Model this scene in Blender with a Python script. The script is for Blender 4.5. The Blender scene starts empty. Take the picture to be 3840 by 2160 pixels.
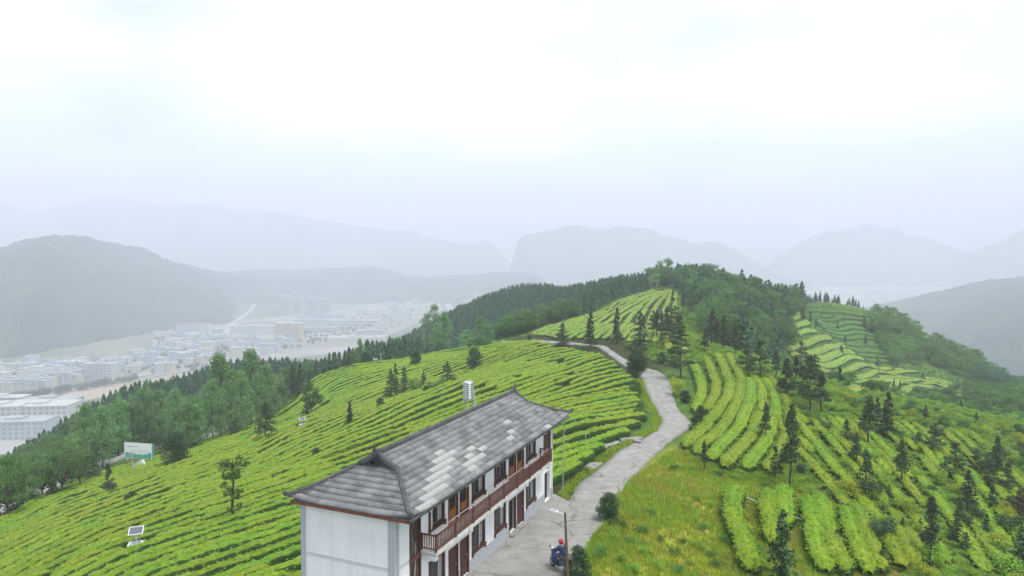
import bpy, bmesh, math, random
import numpy as np
from mathutils import Vector, Matrix, noise as mnoise

# ------------------------------------------------------------------ camera, sky, sun, exposure
R = math.radians
scene = bpy.context.scene
col = scene.collection
CAM_H, FPX, PITCH = 17.1, 2560.0, 0.0449      # metres above the yard, focal length in photo pixels, radians
cam_d = bpy.data.cameras.new('camera'); cam = bpy.data.objects.new('camera', cam_d); col.objects.link(cam)
cam.location = (0, 0, CAM_H); cam.rotation_euler = (math.pi/2 - PITCH, 0, 0)
cam_d.sensor_width = 36; cam_d.lens = 36*FPX/3840; cam_d.clip_start = 0.5; cam_d.clip_end = 30000
scene.camera = cam
SUN_EL, SUN_AZ = R(68), R(130)                # azimuth from +Y clockwise
world = bpy.data.worlds.new('World'); scene.world = world; world.use_nodes = True
wn = world.node_tree; wn.nodes.clear()
def wnode(t, **k):
    n = wn.nodes.new(t)
    for a, b in k.items(): setattr(n, a, b)
    return n
sky = wnode('ShaderNodeTexSky', sky_type='NISHITA', sun_disc=False)
sky.sun_elevation = SUN_EL; sky.sun_rotation = SUN_AZ; sky.air_density = 1.0; sky.dust_density = 2.0
tc = wnode('ShaderNodeTexCoord'); mp = wnode('ShaderNodeMapping'); mp.inputs['Scale'].default_value = (1.0, 1.0, 2.6)
nz = wnode('ShaderNodeTexNoise'); nz.inputs['Scale'].default_value = 1.7; nz.inputs['Detail'].default_value = 5; nz.inputs['Roughness'].default_value = 0.5
rp = wnode('ShaderNodeValToRGB'); rp.color_ramp.elements[0].position = 0.40; rp.color_ramp.elements[1].position = 0.66
rp.color_ramp.elements[0].color = (2.3, 2.8, 3.5, 1); rp.color_ramp.elements[1].color = (8.3, 8.25, 8.2, 1)
mx = wnode('ShaderNodeMixRGB'); mx.inputs[0].default_value = .88
bg = wnode('ShaderNodeBackground'); bg.inputs['Strength'].default_value = 0.1
wo = wnode('ShaderNodeOutputWorld')
L = wn.links.new
L(tc.outputs['Generated'], mp.inputs[0]); L(mp.outputs[0], nz.inputs[0]); L(nz.outputs[0], rp.inputs[0])
L(rp.outputs[0], mx.inputs[2]); L(sky.outputs[0], mx.inputs[1]); L(mx.outputs[0], bg.inputs[0]); L(bg.outputs[0], wo.inputs[0])
sun_d = bpy.data.lights.new('sun', 'SUN'); sun_d.energy = 1.5; sun_d.angle = R(14); sun_d.color = (1, 0.96, 0.9)
sun = bpy.data.objects.new('sun', sun_d); col.objects.link(sun); sun.location = (0, 0, 200)
sd = Vector((math.sin(SUN_AZ)*math.cos(SUN_EL), math.cos(SUN_AZ)*math.cos(SUN_EL), math.sin(SUN_EL)))
sun.rotation_euler = sd.to_track_quat('Z', 'Y').to_euler()
scene.view_settings.view_transform = 'Standard'; scene.view_settings.look = 'None'
scene.view_settings.exposure = 1.28; scene.view_settings.gamma = 1.0
try: scene.view_settings.use_curve_mapping = False
except Exception: pass
scene.cycles.use_denoising = True
scene.cycles.volume_bounces = 8; scene.cycles.max_bounces = 12; scene.cycles.diffuse_bounces = 4
scene.cycles.volume_max_steps = 64

rng = np.random.default_rng(7); rnd = random.Random(7)

# ------------------------------------------------------------------ materials
MATS = {}
def mat(name, c, c2=None, rough=0.7, scale=3.0, metal=0.0, bump=0.0, spec=0.3, detail=4, c3=None, stretch=None, channel_shade=None):
    """plain surface: two or three colours mixed by noise, optional bump"""
    if name in MATS: return MATS[name]
    m = bpy.data.materials.new(name); m.use_nodes = True; n = m.node_tree; b = n.nodes['Principled BSDF']
    b.inputs['Roughness'].default_value = rough; b.inputs['Metallic'].default_value = metal
    b.inputs['Specular IOR Level'].default_value = spec
    if c2 is None: b.inputs['Base Color'].default_value = (*c, 1)
    else:
        t = n.nodes.new('ShaderNodeTexCoord'); nt = n.nodes.new('ShaderNodeTexNoise'); r = n.nodes.new('ShaderNodeValToRGB')
        nt.inputs['Scale'].default_value = scale; nt.inputs['Detail'].default_value = detail; nt.inputs['Roughness'].default_value = .62
        r.color_ramp.elements[0].position = .33; r.color_ramp.elements[1].position = .68
        r.color_ramp.elements[0].color = (*c, 1); r.color_ramp.elements[1].color = (*c2, 1)
        if c3 is not None:
            e = r.color_ramp.elements.new(.5); e.color = (*c3, 1)
        src = t.outputs['Object']
        if stretch:
            mpn = n.nodes.new('ShaderNodeMapping'); mpn.inputs['Scale'].default_value = stretch
            n.links.new(src, mpn.inputs[0]); src = mpn.outputs[0]
        n.links.new(src, nt.inputs[0]); n.links.new(nt.outputs[0], r.inputs[0]); n.links.new(r.outputs[0], b.inputs['Base Color'])
        if channel_shade:                              # corrugation shade painted as dark stripes along the tile channels: (axis, start, pitch)
            sx = n.nodes.new('ShaderNodeSeparateXYZ'); n.links.new(t.outputs['Object'], sx.inputs[0]); prev_ = sx.outputs[channel_shade[0]]
            for op, val in (('SUBTRACT', channel_shade[1]), ('MULTIPLY', 2*math.pi/channel_shade[2]), ('COSINE', 0)):
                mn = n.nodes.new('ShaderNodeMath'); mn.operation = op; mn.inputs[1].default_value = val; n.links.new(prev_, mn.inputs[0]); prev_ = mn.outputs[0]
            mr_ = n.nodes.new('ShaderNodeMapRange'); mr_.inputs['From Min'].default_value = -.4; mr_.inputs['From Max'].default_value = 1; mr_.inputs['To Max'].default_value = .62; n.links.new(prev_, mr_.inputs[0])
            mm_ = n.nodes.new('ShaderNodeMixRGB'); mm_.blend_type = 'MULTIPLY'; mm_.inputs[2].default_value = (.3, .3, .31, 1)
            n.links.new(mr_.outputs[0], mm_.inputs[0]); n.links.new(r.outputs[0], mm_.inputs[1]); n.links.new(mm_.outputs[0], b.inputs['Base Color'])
        if bump:
            bp = n.nodes.new('ShaderNodeBump'); bp.inputs['Strength'].default_value = bump; bp.inputs['Distance'].default_value = .1
            n.links.new(nt.outputs[0], bp.inputs['Height']); n.links.new(bp.outputs[0], b.inputs['Normal'])
    MATS[name] = m; return m
def leafmat(name, dark, mid, light, trans=0.35, objvar=0.25, patch=None, mottle=None):
    """foliage: colour varies from leaf to leaf and from plant to plant, some light passes through"""
    m = bpy.data.materials.new(name); m.use_nodes = True; n = m.node_tree; b = n.nodes['Principled BSDF']; o = n.nodes['Material Output']
    g = n.nodes.new('ShaderNodeNewGeometry'); r = n.nodes.new('ShaderNodeValToRGB')
    r.color_ramp.elements[0].color = (*dark, 1); r.color_ramp.elements[1].color = (*light, 1)
    e = r.color_ramp.elements.new(.5); e.color = (*mid, 1)
    if mottle:
        t0 = n.nodes.new('ShaderNodeTexCoord'); n0 = n.nodes.new('ShaderNodeTexNoise'); n0.inputs['Scale'].default_value = mottle; n0.inputs['Detail'].default_value = 5; n0.inputs['Roughness'].default_value = .7
        m0 = n.nodes.new('ShaderNodeMapRange'); m0.inputs['From Min'].default_value = .3; m0.inputs['From Max'].default_value = .72; x0 = n.nodes.new('ShaderNodeMix'); x0.inputs[0].default_value = .72
        n.links.new(t0.outputs['Object'], n0.inputs[0]); n.links.new(n0.outputs[0], m0.inputs[0]); n.links.new(g.outputs['Random Per Island'], x0.inputs[2]); n.links.new(m0.outputs[0], x0.inputs[3]); n.links.new(x0.outputs[0], r.inputs[0])
        b0 = n.nodes.new('ShaderNodeBump'); b0.inputs['Strength'].default_value = .9; b0.inputs['Distance'].default_value = .15; n.links.new(n0.outputs[0], b0.inputs['Height']); n.links.new(b0.outputs[0], b.inputs['Normal'])
    else: n.links.new(g.outputs['Random Per Island'], r.inputs[0])
    oi = n.nodes.new('ShaderNodeObjectInfo'); hs = n.nodes.new('ShaderNodeHueSaturation')
    mr = n.nodes.new('ShaderNodeMapRange'); mr.inputs['To Min'].default_value = 1-objvar; mr.inputs['To Max'].default_value = 1+objvar
    mh = n.nodes.new('ShaderNodeMapRange'); mh.inputs['To Min'].default_value = .485; mh.inputs['To Max'].default_value = .515
    n.links.new(oi.outputs['Random'], mr.inputs[0]); n.links.new(oi.outputs['Random'], mh.inputs[0])
    n.links.new(mr.outputs[0], hs.inputs['Value']); n.links.new(mh.outputs[0], hs.inputs['Hue']); n.links.new(r.outputs[0], hs.inputs['Color'])
    src = hs.outputs[0]
    if patch:
        t = n.nodes.new('ShaderNodeTexCoord'); nt = n.nodes.new('ShaderNodeTexNoise'); nt.inputs['Scale'].default_value = patch[0]; nt.inputs['Detail'].default_value = 3
        rr = n.nodes.new('ShaderNodeValToRGB'); rr.color_ramp.elements[0].position = .38; rr.color_ramp.elements[1].position = .66
        mm = n.nodes.new('ShaderNodeMixRGB'); mm.blend_type = 'MULTIPLY'; mm.inputs[2].default_value = (*patch[1], 1)
        n.links.new(t.outputs['Object'], nt.inputs[0]); n.links.new(nt.outputs[0], rr.inputs[0]); n.links.new(rr.outputs[0], mm.inputs[0])
        n.links.new(src, mm.inputs[1]); src = mm.outputs[0]
    n.links.new(src, b.inputs['Base Color']); b.inputs['Roughness'].default_value = .55; b.inputs['Specular IOR Level'].default_value = .25
    tr = n.nodes.new('ShaderNodeBsdfTranslucent'); ms = n.nodes.new('ShaderNodeMixShader'); ms.inputs[0].default_value = trans
    n.links.new(src, tr.inputs[0]); n.links.new(b.outputs[0], ms.inputs[1]); n.links.new(tr.outputs[0], ms.inputs[2]); n.links.new(ms.outputs[0], o.inputs[0])
    MATS[name] = m; return m
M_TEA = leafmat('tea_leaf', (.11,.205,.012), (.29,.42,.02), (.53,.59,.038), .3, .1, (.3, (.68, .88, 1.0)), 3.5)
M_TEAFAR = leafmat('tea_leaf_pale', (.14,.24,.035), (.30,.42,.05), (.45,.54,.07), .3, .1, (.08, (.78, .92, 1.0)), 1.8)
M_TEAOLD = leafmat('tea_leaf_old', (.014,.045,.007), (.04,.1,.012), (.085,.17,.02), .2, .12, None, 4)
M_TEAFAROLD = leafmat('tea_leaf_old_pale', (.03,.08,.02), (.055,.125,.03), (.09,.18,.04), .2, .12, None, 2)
M_CON = leafmat('conifer_needles', (.028,.062,.024), (.056,.11,.038), (.11,.175,.055), .18, .28)
M_FOR = leafmat('forest_needles', (.045,.12,.065), (.09,.2,.1), (.15,.28,.13), .25, .25)
M_PINE = leafmat('pine_needles', (.03,.065,.026), (.065,.115,.042), (.135,.185,.065), .2, .28)
M_POP = leafmat('poplar_leaf', (.11,.23,.09), (.19,.36,.13), (.3,.48,.17), .45, .15)
M_BROAD = leafmat('broad_leaf', (.055,.14,.035), (.11,.24,.05), (.19,.34,.075), .35, .25)
M_DARKB = leafmat('dark_bush_leaf', (.02,.055,.02), (.042,.092,.03), (.08,.14,.045), .2, .25)
M_SHRUB = leafmat('shrub_leaf', (.13,.26,.03), (.25,.42,.045), (.4,.55,.06), .4, .2)
M_SLIM = leafmat('slim_tree_leaf', (.05,.12,.025), (.11,.2,.035), (.2,.3,.055), .3, .2)
M_GRASS = leafmat('grass_blade', (.2,.34,.03), (.36,.47,.035), (.52,.52,.055), .4, .1)
M_DRY = leafmat('dry_grass_blade', (.36,.29,.07), (.48,.4,.11), (.58,.5,.18), .35, .1)
M_BARK = mat('bark', (.06, .042, .03), (.12, .09, .065), .9, 6)
M_WHITE = mat('white_plaster', (.76, .755, .74), (.87, .865, .855), .85, 1.2, c3=(.84, .838, .83), stretch=(1.6, 1.6, .3), detail=7)
M_STAIN = mat('stained_plaster', (.5, .48, .42), (.74, .73, .7), .9, 2.5)
M_BRICK = mat('grey_brick', (.40, .415, .435), (.51, .525, .545), .85, 3)
M_BAND = mat('pale_grey_band', (.56, .57, .585), (.64, .645, .655), .85, 3)
M_MORTAR = mat('pale_mortar', (.62, .63, .65), None, .9)
M_TILE = mat('grey_tile', (.14, .14, .14), (.33, .33, .325), .75, 1.1, c3=(.235, .235, .232), detail=10, channel_shade=(1, -.28, .8/6))
M_TILED = mat('weathered_dark_tile', (.125, .125, .128), (.28, .28, .278), .75, 1.4, c3=(.2, .2, .2), detail=9, channel_shade=(1, -.28, .8/6))
M_TILEL = mat('new_pale_tile', (.40, .40, .39), (.52, .52, .5), .7, 4, channel_shade=(1, -.28, .8/6))
M_TILEM = mat('weathered_pale_tile', (.2, .2, .2), (.38, .38, .37), .75, 1.6, c3=(.29,.29,.285), detail=9, channel_shade=(1, -.28, .8/6))
M_TILEH = mat('hip_tile', (.17, .17, .17), (.36, .36, .355), .75, 1.3, c3=(.26, .26, .258), detail=9, channel_shade=(0, -5.6, .8/6))
M_TILEHD = mat('hip_tile_dark', (.13, .13, .135), (.28, .28, .28), .75, 1.5, c3=(.2, .2, .2), detail=9, channel_shade=(0, -5.6, .8/6))
M_CAP = mat('ridge_cap', (.055, .057, .06), (.11, .112, .115), .8, 2)
M_WOOD = mat('dark_brown_wood', (.075, .03, .02), (.13, .055, .035), .6, 4)
M_WOODR = mat('red_brown_rail', (.10, .035, .025), (.16, .06, .04), .6, 5)
M_WOODG = mat('weathered_grey_rail', (.25, .23, .21), (.38, .36, .34), .7, 5)
M_ORANGE = mat('orange_wood', (.30, .10, .025), (.42, .16, .04), .45, 4, stretch=(4, 4, .6))
M_MAROON = mat('maroon_door', (.07, .022, .02), (.105, .035, .03), .5, 4)
M_OLDWOOD = mat('stained_old_wood', (.03, .02, .017), (.30, .29, .28), .8, 1.4, c3=(.06, .035, .028), stretch=(3, 3, .5))
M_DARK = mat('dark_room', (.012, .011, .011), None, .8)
M_GLASS = mat('window_glass', (.03, .035, .04), None, .12, spec=.6)
M_CURTAIN = mat('pale_curtain', (.5, .5, .5), (.62, .62, .6), .9, 8)
M_FASCIA = mat('red_eave_board', (.17, .05, .03), (.25, .08, .05), .7, 3)
M_CONC = mat('concrete', (.24, .235, .215), (.35, .342, .318), .9, 1.1, c3=(.295, .288, .268), bump=.2, detail=12)
M_STEEL = mat('stainless_steel', (.62, .63, .64), None, .28, metal=.9)
M_GALV = mat('grey_metal', (.35, .36, .37), (.45, .46, .47), .5, 4, metal=.5)
M_WMETAL = mat('white_metal', (.75, .76, .76), None, .45)
M_POLE = mat('old_wooden_pole', (.10, .065, .035), (.18, .12, .07), .85, 5, stretch=(4, 4, .4))
M_CPOLE = mat('concrete_pole', (.36, .35, .33), (.45, .44, .42), .9, 3)
M_STONE = mat('pale_stone', (.22, .215, .2), (.36, .35, .33), .9, 4)
M_ASPH = mat('lower_road_concrete', (.26, .26, .25), (.36, .36, .34), .9, .6)
M_SOLAR = mat('solar_panel', (.10, .11, .15), (.16, .17, .2), .25, 6, spec=.6)

def add_cracks(m, scale, width, dark):
    n = m.node_tree; b = n.nodes['Principled BSDF']; src = b.inputs['Base Color'].links[0].from_socket; t = n.nodes.new('ShaderNodeTexCoord')
    d = n.nodes.new('ShaderNodeTexNoise'); d.inputs['Scale'].default_value = .9; d.inputs['Detail'].default_value = 5; va = n.nodes.new('ShaderNodeMixRGB'); va.blend_type = 'ADD'; va.inputs[0].default_value = 1.6
    v = n.nodes.new('ShaderNodeTexVoronoi'); v.feature = 'DISTANCE_TO_EDGE'; v.inputs['Scale'].default_value = scale
    r = n.nodes.new('ShaderNodeMapRange'); r.inputs['From Max'].default_value = width; r.inputs['To Min'].default_value = .75; r.inputs['To Max'].default_value = 0
    x = n.nodes.new('ShaderNodeMixRGB'); x.inputs[2].default_value = (*dark, 1)
    n.links.new(t.outputs['Object'], d.inputs[0]); n.links.new(t.outputs['Object'], va.inputs[1]); n.links.new(d.outputs['Color'], va.inputs[2]); n.links.new(va.outputs[0], v.inputs['Vector'])
    n.links.new(v.outputs['Distance'], r.inputs[0]); n.links.new(r.outputs[0], x.inputs[0]); n.links.new(src, x.inputs[1])
    p = n.nodes.new('ShaderNodeTexNoise'); p.inputs['Scale'].default_value = .22; p.inputs['Detail'].default_value = 6; pr = n.nodes.new('ShaderNodeMapRange'); pr.inputs['From Min'].default_value = .5; pr.inputs['From Max'].default_value = .7; pr.inputs['To Max'].default_value = .4
    y = n.nodes.new('ShaderNodeMixRGB'); y.inputs[2].default_value = (.16, .15, .12, 1); n.links.new(t.outputs['Object'], p.inputs[0]); n.links.new(p.outputs[0], pr.inputs[0]); n.links.new(pr.outputs[0], y.inputs[0]); n.links.new(x.outputs[0], y.inputs[1]); n.links.new(y.outputs[0], b.inputs['Base Color'])
add_cracks(M_CONC, .24, .014, (.09, .085, .06))

# ------------------------------------------------------------------ mesh helpers
def link(o, parent=None):
    col.objects.link(o)
    if parent is not None: o.parent = parent
    return o
def np_mesh(name, V, F, m, smooth=False):
    """mesh from arrays; F is an (n,3) or (n,4) array"""
    me = bpy.data.meshes.new(name); V = np.asarray(V, np.float32); F = np.asarray(F, np.int32); k = F.shape[1]
    me.vertices.add(len(V)); me.vertices.foreach_set('co', V.ravel())
    me.loops.add(F.size); me.loops.foreach_set('vertex_index', F.ravel())
    me.polygons.add(len(F)); me.polygons.foreach_set('loop_start', np.arange(0, F.size, k, dtype=np.int32))
    if smooth: me.polygons.foreach_set('use_smooth', np.ones(len(F), bool))
    me.update(calc_edges=True)
    if m: me.materials.append(m)
    return me
def obj(name, me, parent=None, loc=None, rotz=None):
    o = bpy.data.objects.new(name, me); link(o, parent)
    if loc is not None: o.location = loc
    if rotz is not None: o.rotation_euler = (0, 0, rotz)
    return o
def tag(o, label=None, cat=None, group=None, kind=None):
    if label: o['label'] = label
    if cat: o['category'] = cat
    if group: o['group'] = group
    if kind: o['kind'] = kind
    return o
def empty(name, loc=(0, 0, 0), rotz=0, scale=None):
    o = bpy.data.objects.new(name, None); o.empty_display_size = .3; link(o); o.location = loc; o.rotation_euler = (0, 0, rotz)
    if scale is not None: o.scale = scale
    return o
class MB:
    """collects simple solids into one mesh"""
    def __init__(s): s.v = []; s.f = []
    def add(s, vs, fs):
        b = len(s.v); s.v += [tuple(map(float, p)) for p in vs]; s.f += [tuple(b+i for i in q) for q in fs]; return s
    def box(s, x0, x1, y0, y1, z0, z1):
        return s.add([(x0,y0,z0),(x1,y0,z0),(x1,y1,z0),(x0,y1,z0),(x0,y0,z1),(x1,y0,z1),(x1,y1,z1),(x0,y1,z1)],
                     [(0,3,2,1),(4,5,6,7),(0,1,5,4),(1,2,6,5),(2,3,7,6),(3,0,4,7)])
    def tube(s, pts, r, n=8, cap=True):
        pts = [Vector(p) for p in pts]; rs = r if isinstance(r, (list, tuple)) else [r]*len(pts); b = len(s.v)
        for i, p in enumerate(pts):
            d = (pts[min(i+1, len(pts)-1)]-pts[max(i-1, 0)]).normalized()
            a = d.cross(Vector((0, 0, 1))) if abs(d.z) < .9 else d.cross(Vector((1, 0, 0)))
            a.normalize(); c = d.cross(a)
            for k in range(n):
                t = 2*math.pi*k/n; q = p+(a*math.cos(t)+c*math.sin(t))*rs[i]; s.v.append(tuple(q))
        for i in range(len(pts)-1):
            for k in range(n):
                s.f.append((b+i*n+k, b+i*n+(k+1) % n, b+(i+1)*n+(k+1) % n, b+(i+1)*n+k))
        if cap: s.f.append(tuple(b+k for k in reversed(range(n)))); s.f.append(tuple(b+(len(pts)-1)*n+k for k in range(n)))
        return s
    def lathe(s, prof, n=16, c=(0, 0, 0)):
        b = len(s.v)
        for r, z in prof:
            for k in range(n):
                t = 2*math.pi*k/n; s.v.append((c[0]+r*math.cos(t), c[1]+r*math.sin(t), c[2]+z))
        for i in range(len(prof)-1):
            for k in range(n): s.f.append((b+i*n+k, b+i*n+(k+1) % n, b+(i+1)*n+(k+1) % n, b+(i+1)*n+k))
        s.f.append(tuple(b+k for k in reversed(range(n)))); s.f.append(tuple(b+(len(prof)-1)*n+k for k in range(n)))
        return s
    def build(s, name, m, parent=None, loc=None, rotz=None, smooth=False):
        me = bpy.data.meshes.new(name); me.from_pydata(s.v, [], s.f); me.materials.append(m)
        if smooth: me.polygons.foreach_set('use_smooth', np.ones(len(me.polygons), bool))
        me.update(); return obj(name, me, parent, loc, rotz)

# ------------------------------------------------------------------ the lie of the land
_c, _s = math.cos(PITCH), math.sin(PITCH)
def ray(px, py):                                    # direction from the drone through a photo pixel, y component 1
    a = (px-1920)/FPX; b = (1080-py)/FPX
    D = np.array([a, _c+b*_s, -_s+b*_c]); return D/D[1]
def at(px, py, Y): D = ray(px, py); return np.array([D[0]*Y, Y, CAM_H+D[2]*Y])
def at_z(px, py, z): D = ray(px, py); return at(px, py, (z-CAM_H)/D[2])
VALLEY = -150.0
YAW = .409; HO = np.array([-5.12, 29.4]); HU = np.array([math.sin(YAW), math.cos(YAW)]); HV = np.array([math.cos(YAW), -math.sin(YAW)])
def hpt(u, v): p = HO+HU*u+HV*v; return float(p[0]), float(p[1])
FLOOR = 0.15
ctrl = []
def cp(px, py, Y, dz=0): p = at(px, py, Y); ctrl.append((p[0], p[1], p[2]+dz))
for u, v, z in [(-3,1,0),(5,1.5,.05),(12,1.5,.05),(20,1.5,.05),(22,0,0),(-2,-6.5,-.8),(8,-7,-1),(20,-7,-.8),(-3,-2,-.3),(26,-2,-.2)]:
    x, y = hpt(u, v); ctrl.append((x, y, z))
for px, py in [(2350,1750),(2480,1650),(2520,1600),(2480,1480),(2460,1410),(2380,1370)]:
    p = at_z(px, py, 0); ctrl.append(tuple(p))
for a in [(2250,1300,126),(2150,1292,128),(2000,1283,140),(1900,1286,158),
 # left tea slope
 (0,2160,51.5),(-300,2300,47),(300,2250,44),(0,1950,81),(-300,2000,82),(150,1870,93),(300,1810,102),(435,1757,108),(560,1700,117),(708,1673,121),(870,1626,129),
 (1031,1558,140),(1118,1502,148),(1148,1430,165),(1347,1372,178),(1534,1347,180),(1728,1310,176),(1861,1285,165),
 (510,2058,52),(875,1965,56),(700,1860,74),(400,1900,74),(1100,1700,83),(1300,1550,116),(1100,1600,110),(1480,1510,113),(1600,1480,109),(1778,1388,132),(1500,1430,138),(1750,1450,100),
 (1900,1400,113),(2050,1600,71),(2300,1450,90),(2200,1340,118),(2000,1340,125),(2100,1500,88),(1900,1500,92),
 # hill behind the saddle
 (1993,1250,163),(2109,1211,174),(2258,1167,188),(2330,1128,204),(2452,1090,226),(2507,1081,236),(2400,1200,162),(2300,1230,155),(2500,1250,140),(2560,1300,120),(2500,1160,180),
 (2560,1075,248),(2650,1072,250),(2750,1105,248),(2600,1180,180),
 # right of the road
 (2700,1330,114),(2600,1400,97),(2700,1450,88),(2850,1480,85),(2900,1600,71),(2700,1650,67),(2800,1750,57),(2960,1846,53),(2700,1850,50.5),(2560,1960,44.5),(2400,1900,47),(2300,2050,40.5),(2900,2160,38.5),(3200,2160,41.5),(3840,2160,49),
 (3500,2100,46),(3840,1900,66),(3500,1800,69),(3300,1700,73),(3150,1600,79),(3840,1650,97),(3600,1620,96),(3500,1520,122),(3300,1540,100),(3100,1480,95),(2950,1420,105),(2850,1350,125),
 (3840,1500,152),(3700,1480,190),(3840,1450,205),
 # spur beyond the gully
 (2985,1160,238),(3100,1300,205),(3050,1250,215),(3000,1330,190),(3150,1410,190),(3299,1389,220),(3350,1440,196),(3560,1440,215),(3690,1486,212),(3480,1395,232),
 (3135,1170,255),(3250,1190,262),(3310,1290,248),(3299,1180,275),(3473,1310,268),(3700,1420,255),(2940,1190,250),(2850,1160,256),
 # forest floor under the canopy line
 (230,1614,150,),(534,1440,192),(1118,1319,262),(1583,1190,335),(1977,1066,345),(2258,1071,325),(2430,1016,300),(900,1340,235)]:
    px, py, Y = a; cp(px, py, Y, {(230,1614): -7, (534,1440): -4.5, (900,1340): -5.5, (1118,1319): -8, (1583,1190): -9, (1977,1066): -4.5, (2258,1071): -8.5, (2430,1016): -8}.get((px, py), 0))
for p in [(-150,50,-55),(-160,120,-62),(-160,200,-68),(-130,300,-75),(-70,430,-75),(0,450,-50),(60,430,-30),(130,400,-35),(190,330,-65),(215,250,-80),(215,150,-62),(150,80,-40),
          (110,30,-26),(60,0,-11),(0,0,-3),(-40,0,-9),(-100,10,-30),(75,145,-20),(95,310,-10),(100,160,-25),(-70,200,-38),(-40,260,-30)]: ctrl.append(p)
for px, py in [(2330,1880),(2310,1920),(2310,1960),(2270,2000),(2235,2060),(2225,2150),(2225,2260),(2290,1890)]: ctrl.append(tuple(at_z(px, py, .2)))   # ground level with the yard edge
CT = np.array(ctrl, float)
def _tps(d2): d2 = np.maximum(d2, 1e-9); return .5*d2*np.log(d2)
_P = CT[:, :2]/100; _n = len(_P)
_K = _tps(((_P[:, None]-_P[None])**2).sum(-1)) + np.eye(_n)*2e-3
_A = np.zeros((_n+3, _n+3)); _A[:_n, :_n] = _K; _A[:_n, _n] = 1; _A[:_n, _n+1:] = _P; _A[_n, :_n] = 1; _A[_n+1:, :_n] = _P.T
_W = np.linalg.solve(_A, np.concatenate([CT[:, 2], np.zeros(3)]))
def T(x, y):
    x = np.asarray(x, float); y = np.asarray(y, float); sh = np.broadcast(x, y).shape
    x = np.broadcast_to(x, sh).ravel(); y = np.broadcast_to(y, sh).ravel()
    xc = np.clip(x, -150, 210); yc = np.clip(y, 0, 440)
    out = np.empty(len(x))
    for i in range(0, len(x), 20000):
        q = np.stack([xc[i:i+20000], yc[i:i+20000]], 1)/100
        out[i:i+20000] = _tps(((q[:, None]-_P[None])**2).sum(-1))@_W[:_n] + _W[_n] + q@_W[_n+1:]
    out += .12*np.sin(x*.31+y*.17)*np.sin(y*.23-x*.11)
    d = np.hypot(x-xc, y-yc); t = np.clip(d/260, 0, 1); t = t*t*(3-2*t)
    return (out*(1-t)+(VALLEY-4)*t).reshape(sh)
_Ys = np.concatenate([np.arange(24, 150, .5), np.arange(150, 420, 1.0)])
def gp(px, py):
    """where the line of sight through a photo pixel first meets the ground"""
    D = ray(px, py); z = CAM_H+D[2]*_Ys; g = z-T(D[0]*_Ys, _Ys); k = np.where(g < 0)[0]
    if len(k) == 0: Y = _Ys[np.argmin(g)]
    elif k[0] == 0: Y = _Ys[0]
    else: i = k[0]; Y = _Ys[i-1]+(_Ys[i]-_Ys[i-1])*g[i-1]/(g[i-1]-g[i])
    x = D[0]*Y; return np.array([x, Y, float(T(x, Y))])
def gnd(x, y): return float(T(x, y))
def in_poly(x, y, poly):
    x = np.asarray(x); y = np.asarray(y); ins = np.zeros(x.shape, bool); n = len(poly)
    for i in range(n):
        x0, y0 = poly[i]; x1, y1 = poly[(i+1) % n]
        c = ((y0 > y) != (y1 > y)); xi = (x1-x0)*(y-y0)/((y1-y0) if y1 != y0 else 1e-9)+x0
        ins ^= c & (x < xi)
    return ins
def poly_dist(x, y, poly):
    x = np.asarray(x, float); y = np.asarray(y, float); d = np.full(x.shape, 1e9)
    for i in range(len(poly)):
        (x0, y0), (x1, y1) = poly[i], poly[(i+1) % len(poly)]
        dx, dy = x1-x0, y1-y0; t = np.clip(((x-x0)*dx+(y-y0)*dy)/(dx*dx+dy*dy+1e-9), 0, 1)
        d = np.minimum(d, np.hypot(x-x0-t*dx, y-y0-t*dy))
    return np.where(in_poly(x, y, poly), -d, d)
def smooth_line(P, n):
    """resample a polyline (Catmull-Rom) to n points evenly by length"""
    P = np.asarray(P, float); Q = np.vstack([2*P[0]-P[1], P, 2*P[-1]-P[-2]]); out = []
    for i in range(1, len(Q)-2):
        p0, p1, p2, p3 = Q[i-1], Q[i], Q[i+1], Q[i+2]
        for t in np.linspace(0, 1, 16, endpoint=False):
            out.append(.5*((2*p1)+(p2-p0)*t+(2*p0-5*p1+4*p2-p3)*t*t+(3*p1-p0-3*p2+p3)*t**3))
    out.append(Q[-2]); out = np.array(out); s = np.concatenate([[0], np.cumsum(np.hypot(*(np.diff(out[:, :2], axis=0).T)))])
    t = np.linspace(0, s[-1], n); return np.stack([np.interp(t, s, out[:, k]) for k in range(out.shape[1])], 1)

# ---- the concrete lane and the yard, outlines on the ground
road_l = [(2132,1883),(2159,1837),(2191,1801),(2232,1769),(2282,1728),(2314,1696),(2373,1659),(2428,1632),(2464,1609),(2484,1583),(2469,1550),(2439,1500),(2410,1430),(2375,1395),(2330,1364),(2275,1325),(2231,1297),(2150,1291),(2040,1283),(1950,1281),(1880,1283)]
road_r = [(2300,1860),(2332,1844),(2364,1796),(2396,1764),(2455,1705),(2537,1637),(2585,1604),(2580,1575),(2549,1539),(2528,1496),(2509,1419),(2470,1392),(2427,1378),(2352,1350),(2313,1325),(2262,1294),(2160,1284),(2050,1278.5),(1955,1277.5),(1880,1279)]
RLx = smooth_line([gp(*p)[:2] for p in road_l], 90); RRx = smooth_line([gp(*p)[:2] for p in road_r], 90)
for i in range(90):                                  # keep a plausible lane width where the view is grazing
    c = (RLx[i]+RRx[i])/2; d = RRx[i]-RLx[i]; w = np.hypot(*d)
    if i > 62: wt = min(max(w, 3.0), 4.2); RLx[i] = c-d/w*wt/2; RRx[i] = c+d/w*wt/2
ROAD = [tuple(p) for p in RLx]+[tuple(p) for p in RRx[::-1]]
yard_px = [(2300,1860),(2256,1888),(2268,1910),(2275,1937),(2259,1969),(2223,2005),(2193,2065),(2183,2160),(2180,2260)]
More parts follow.
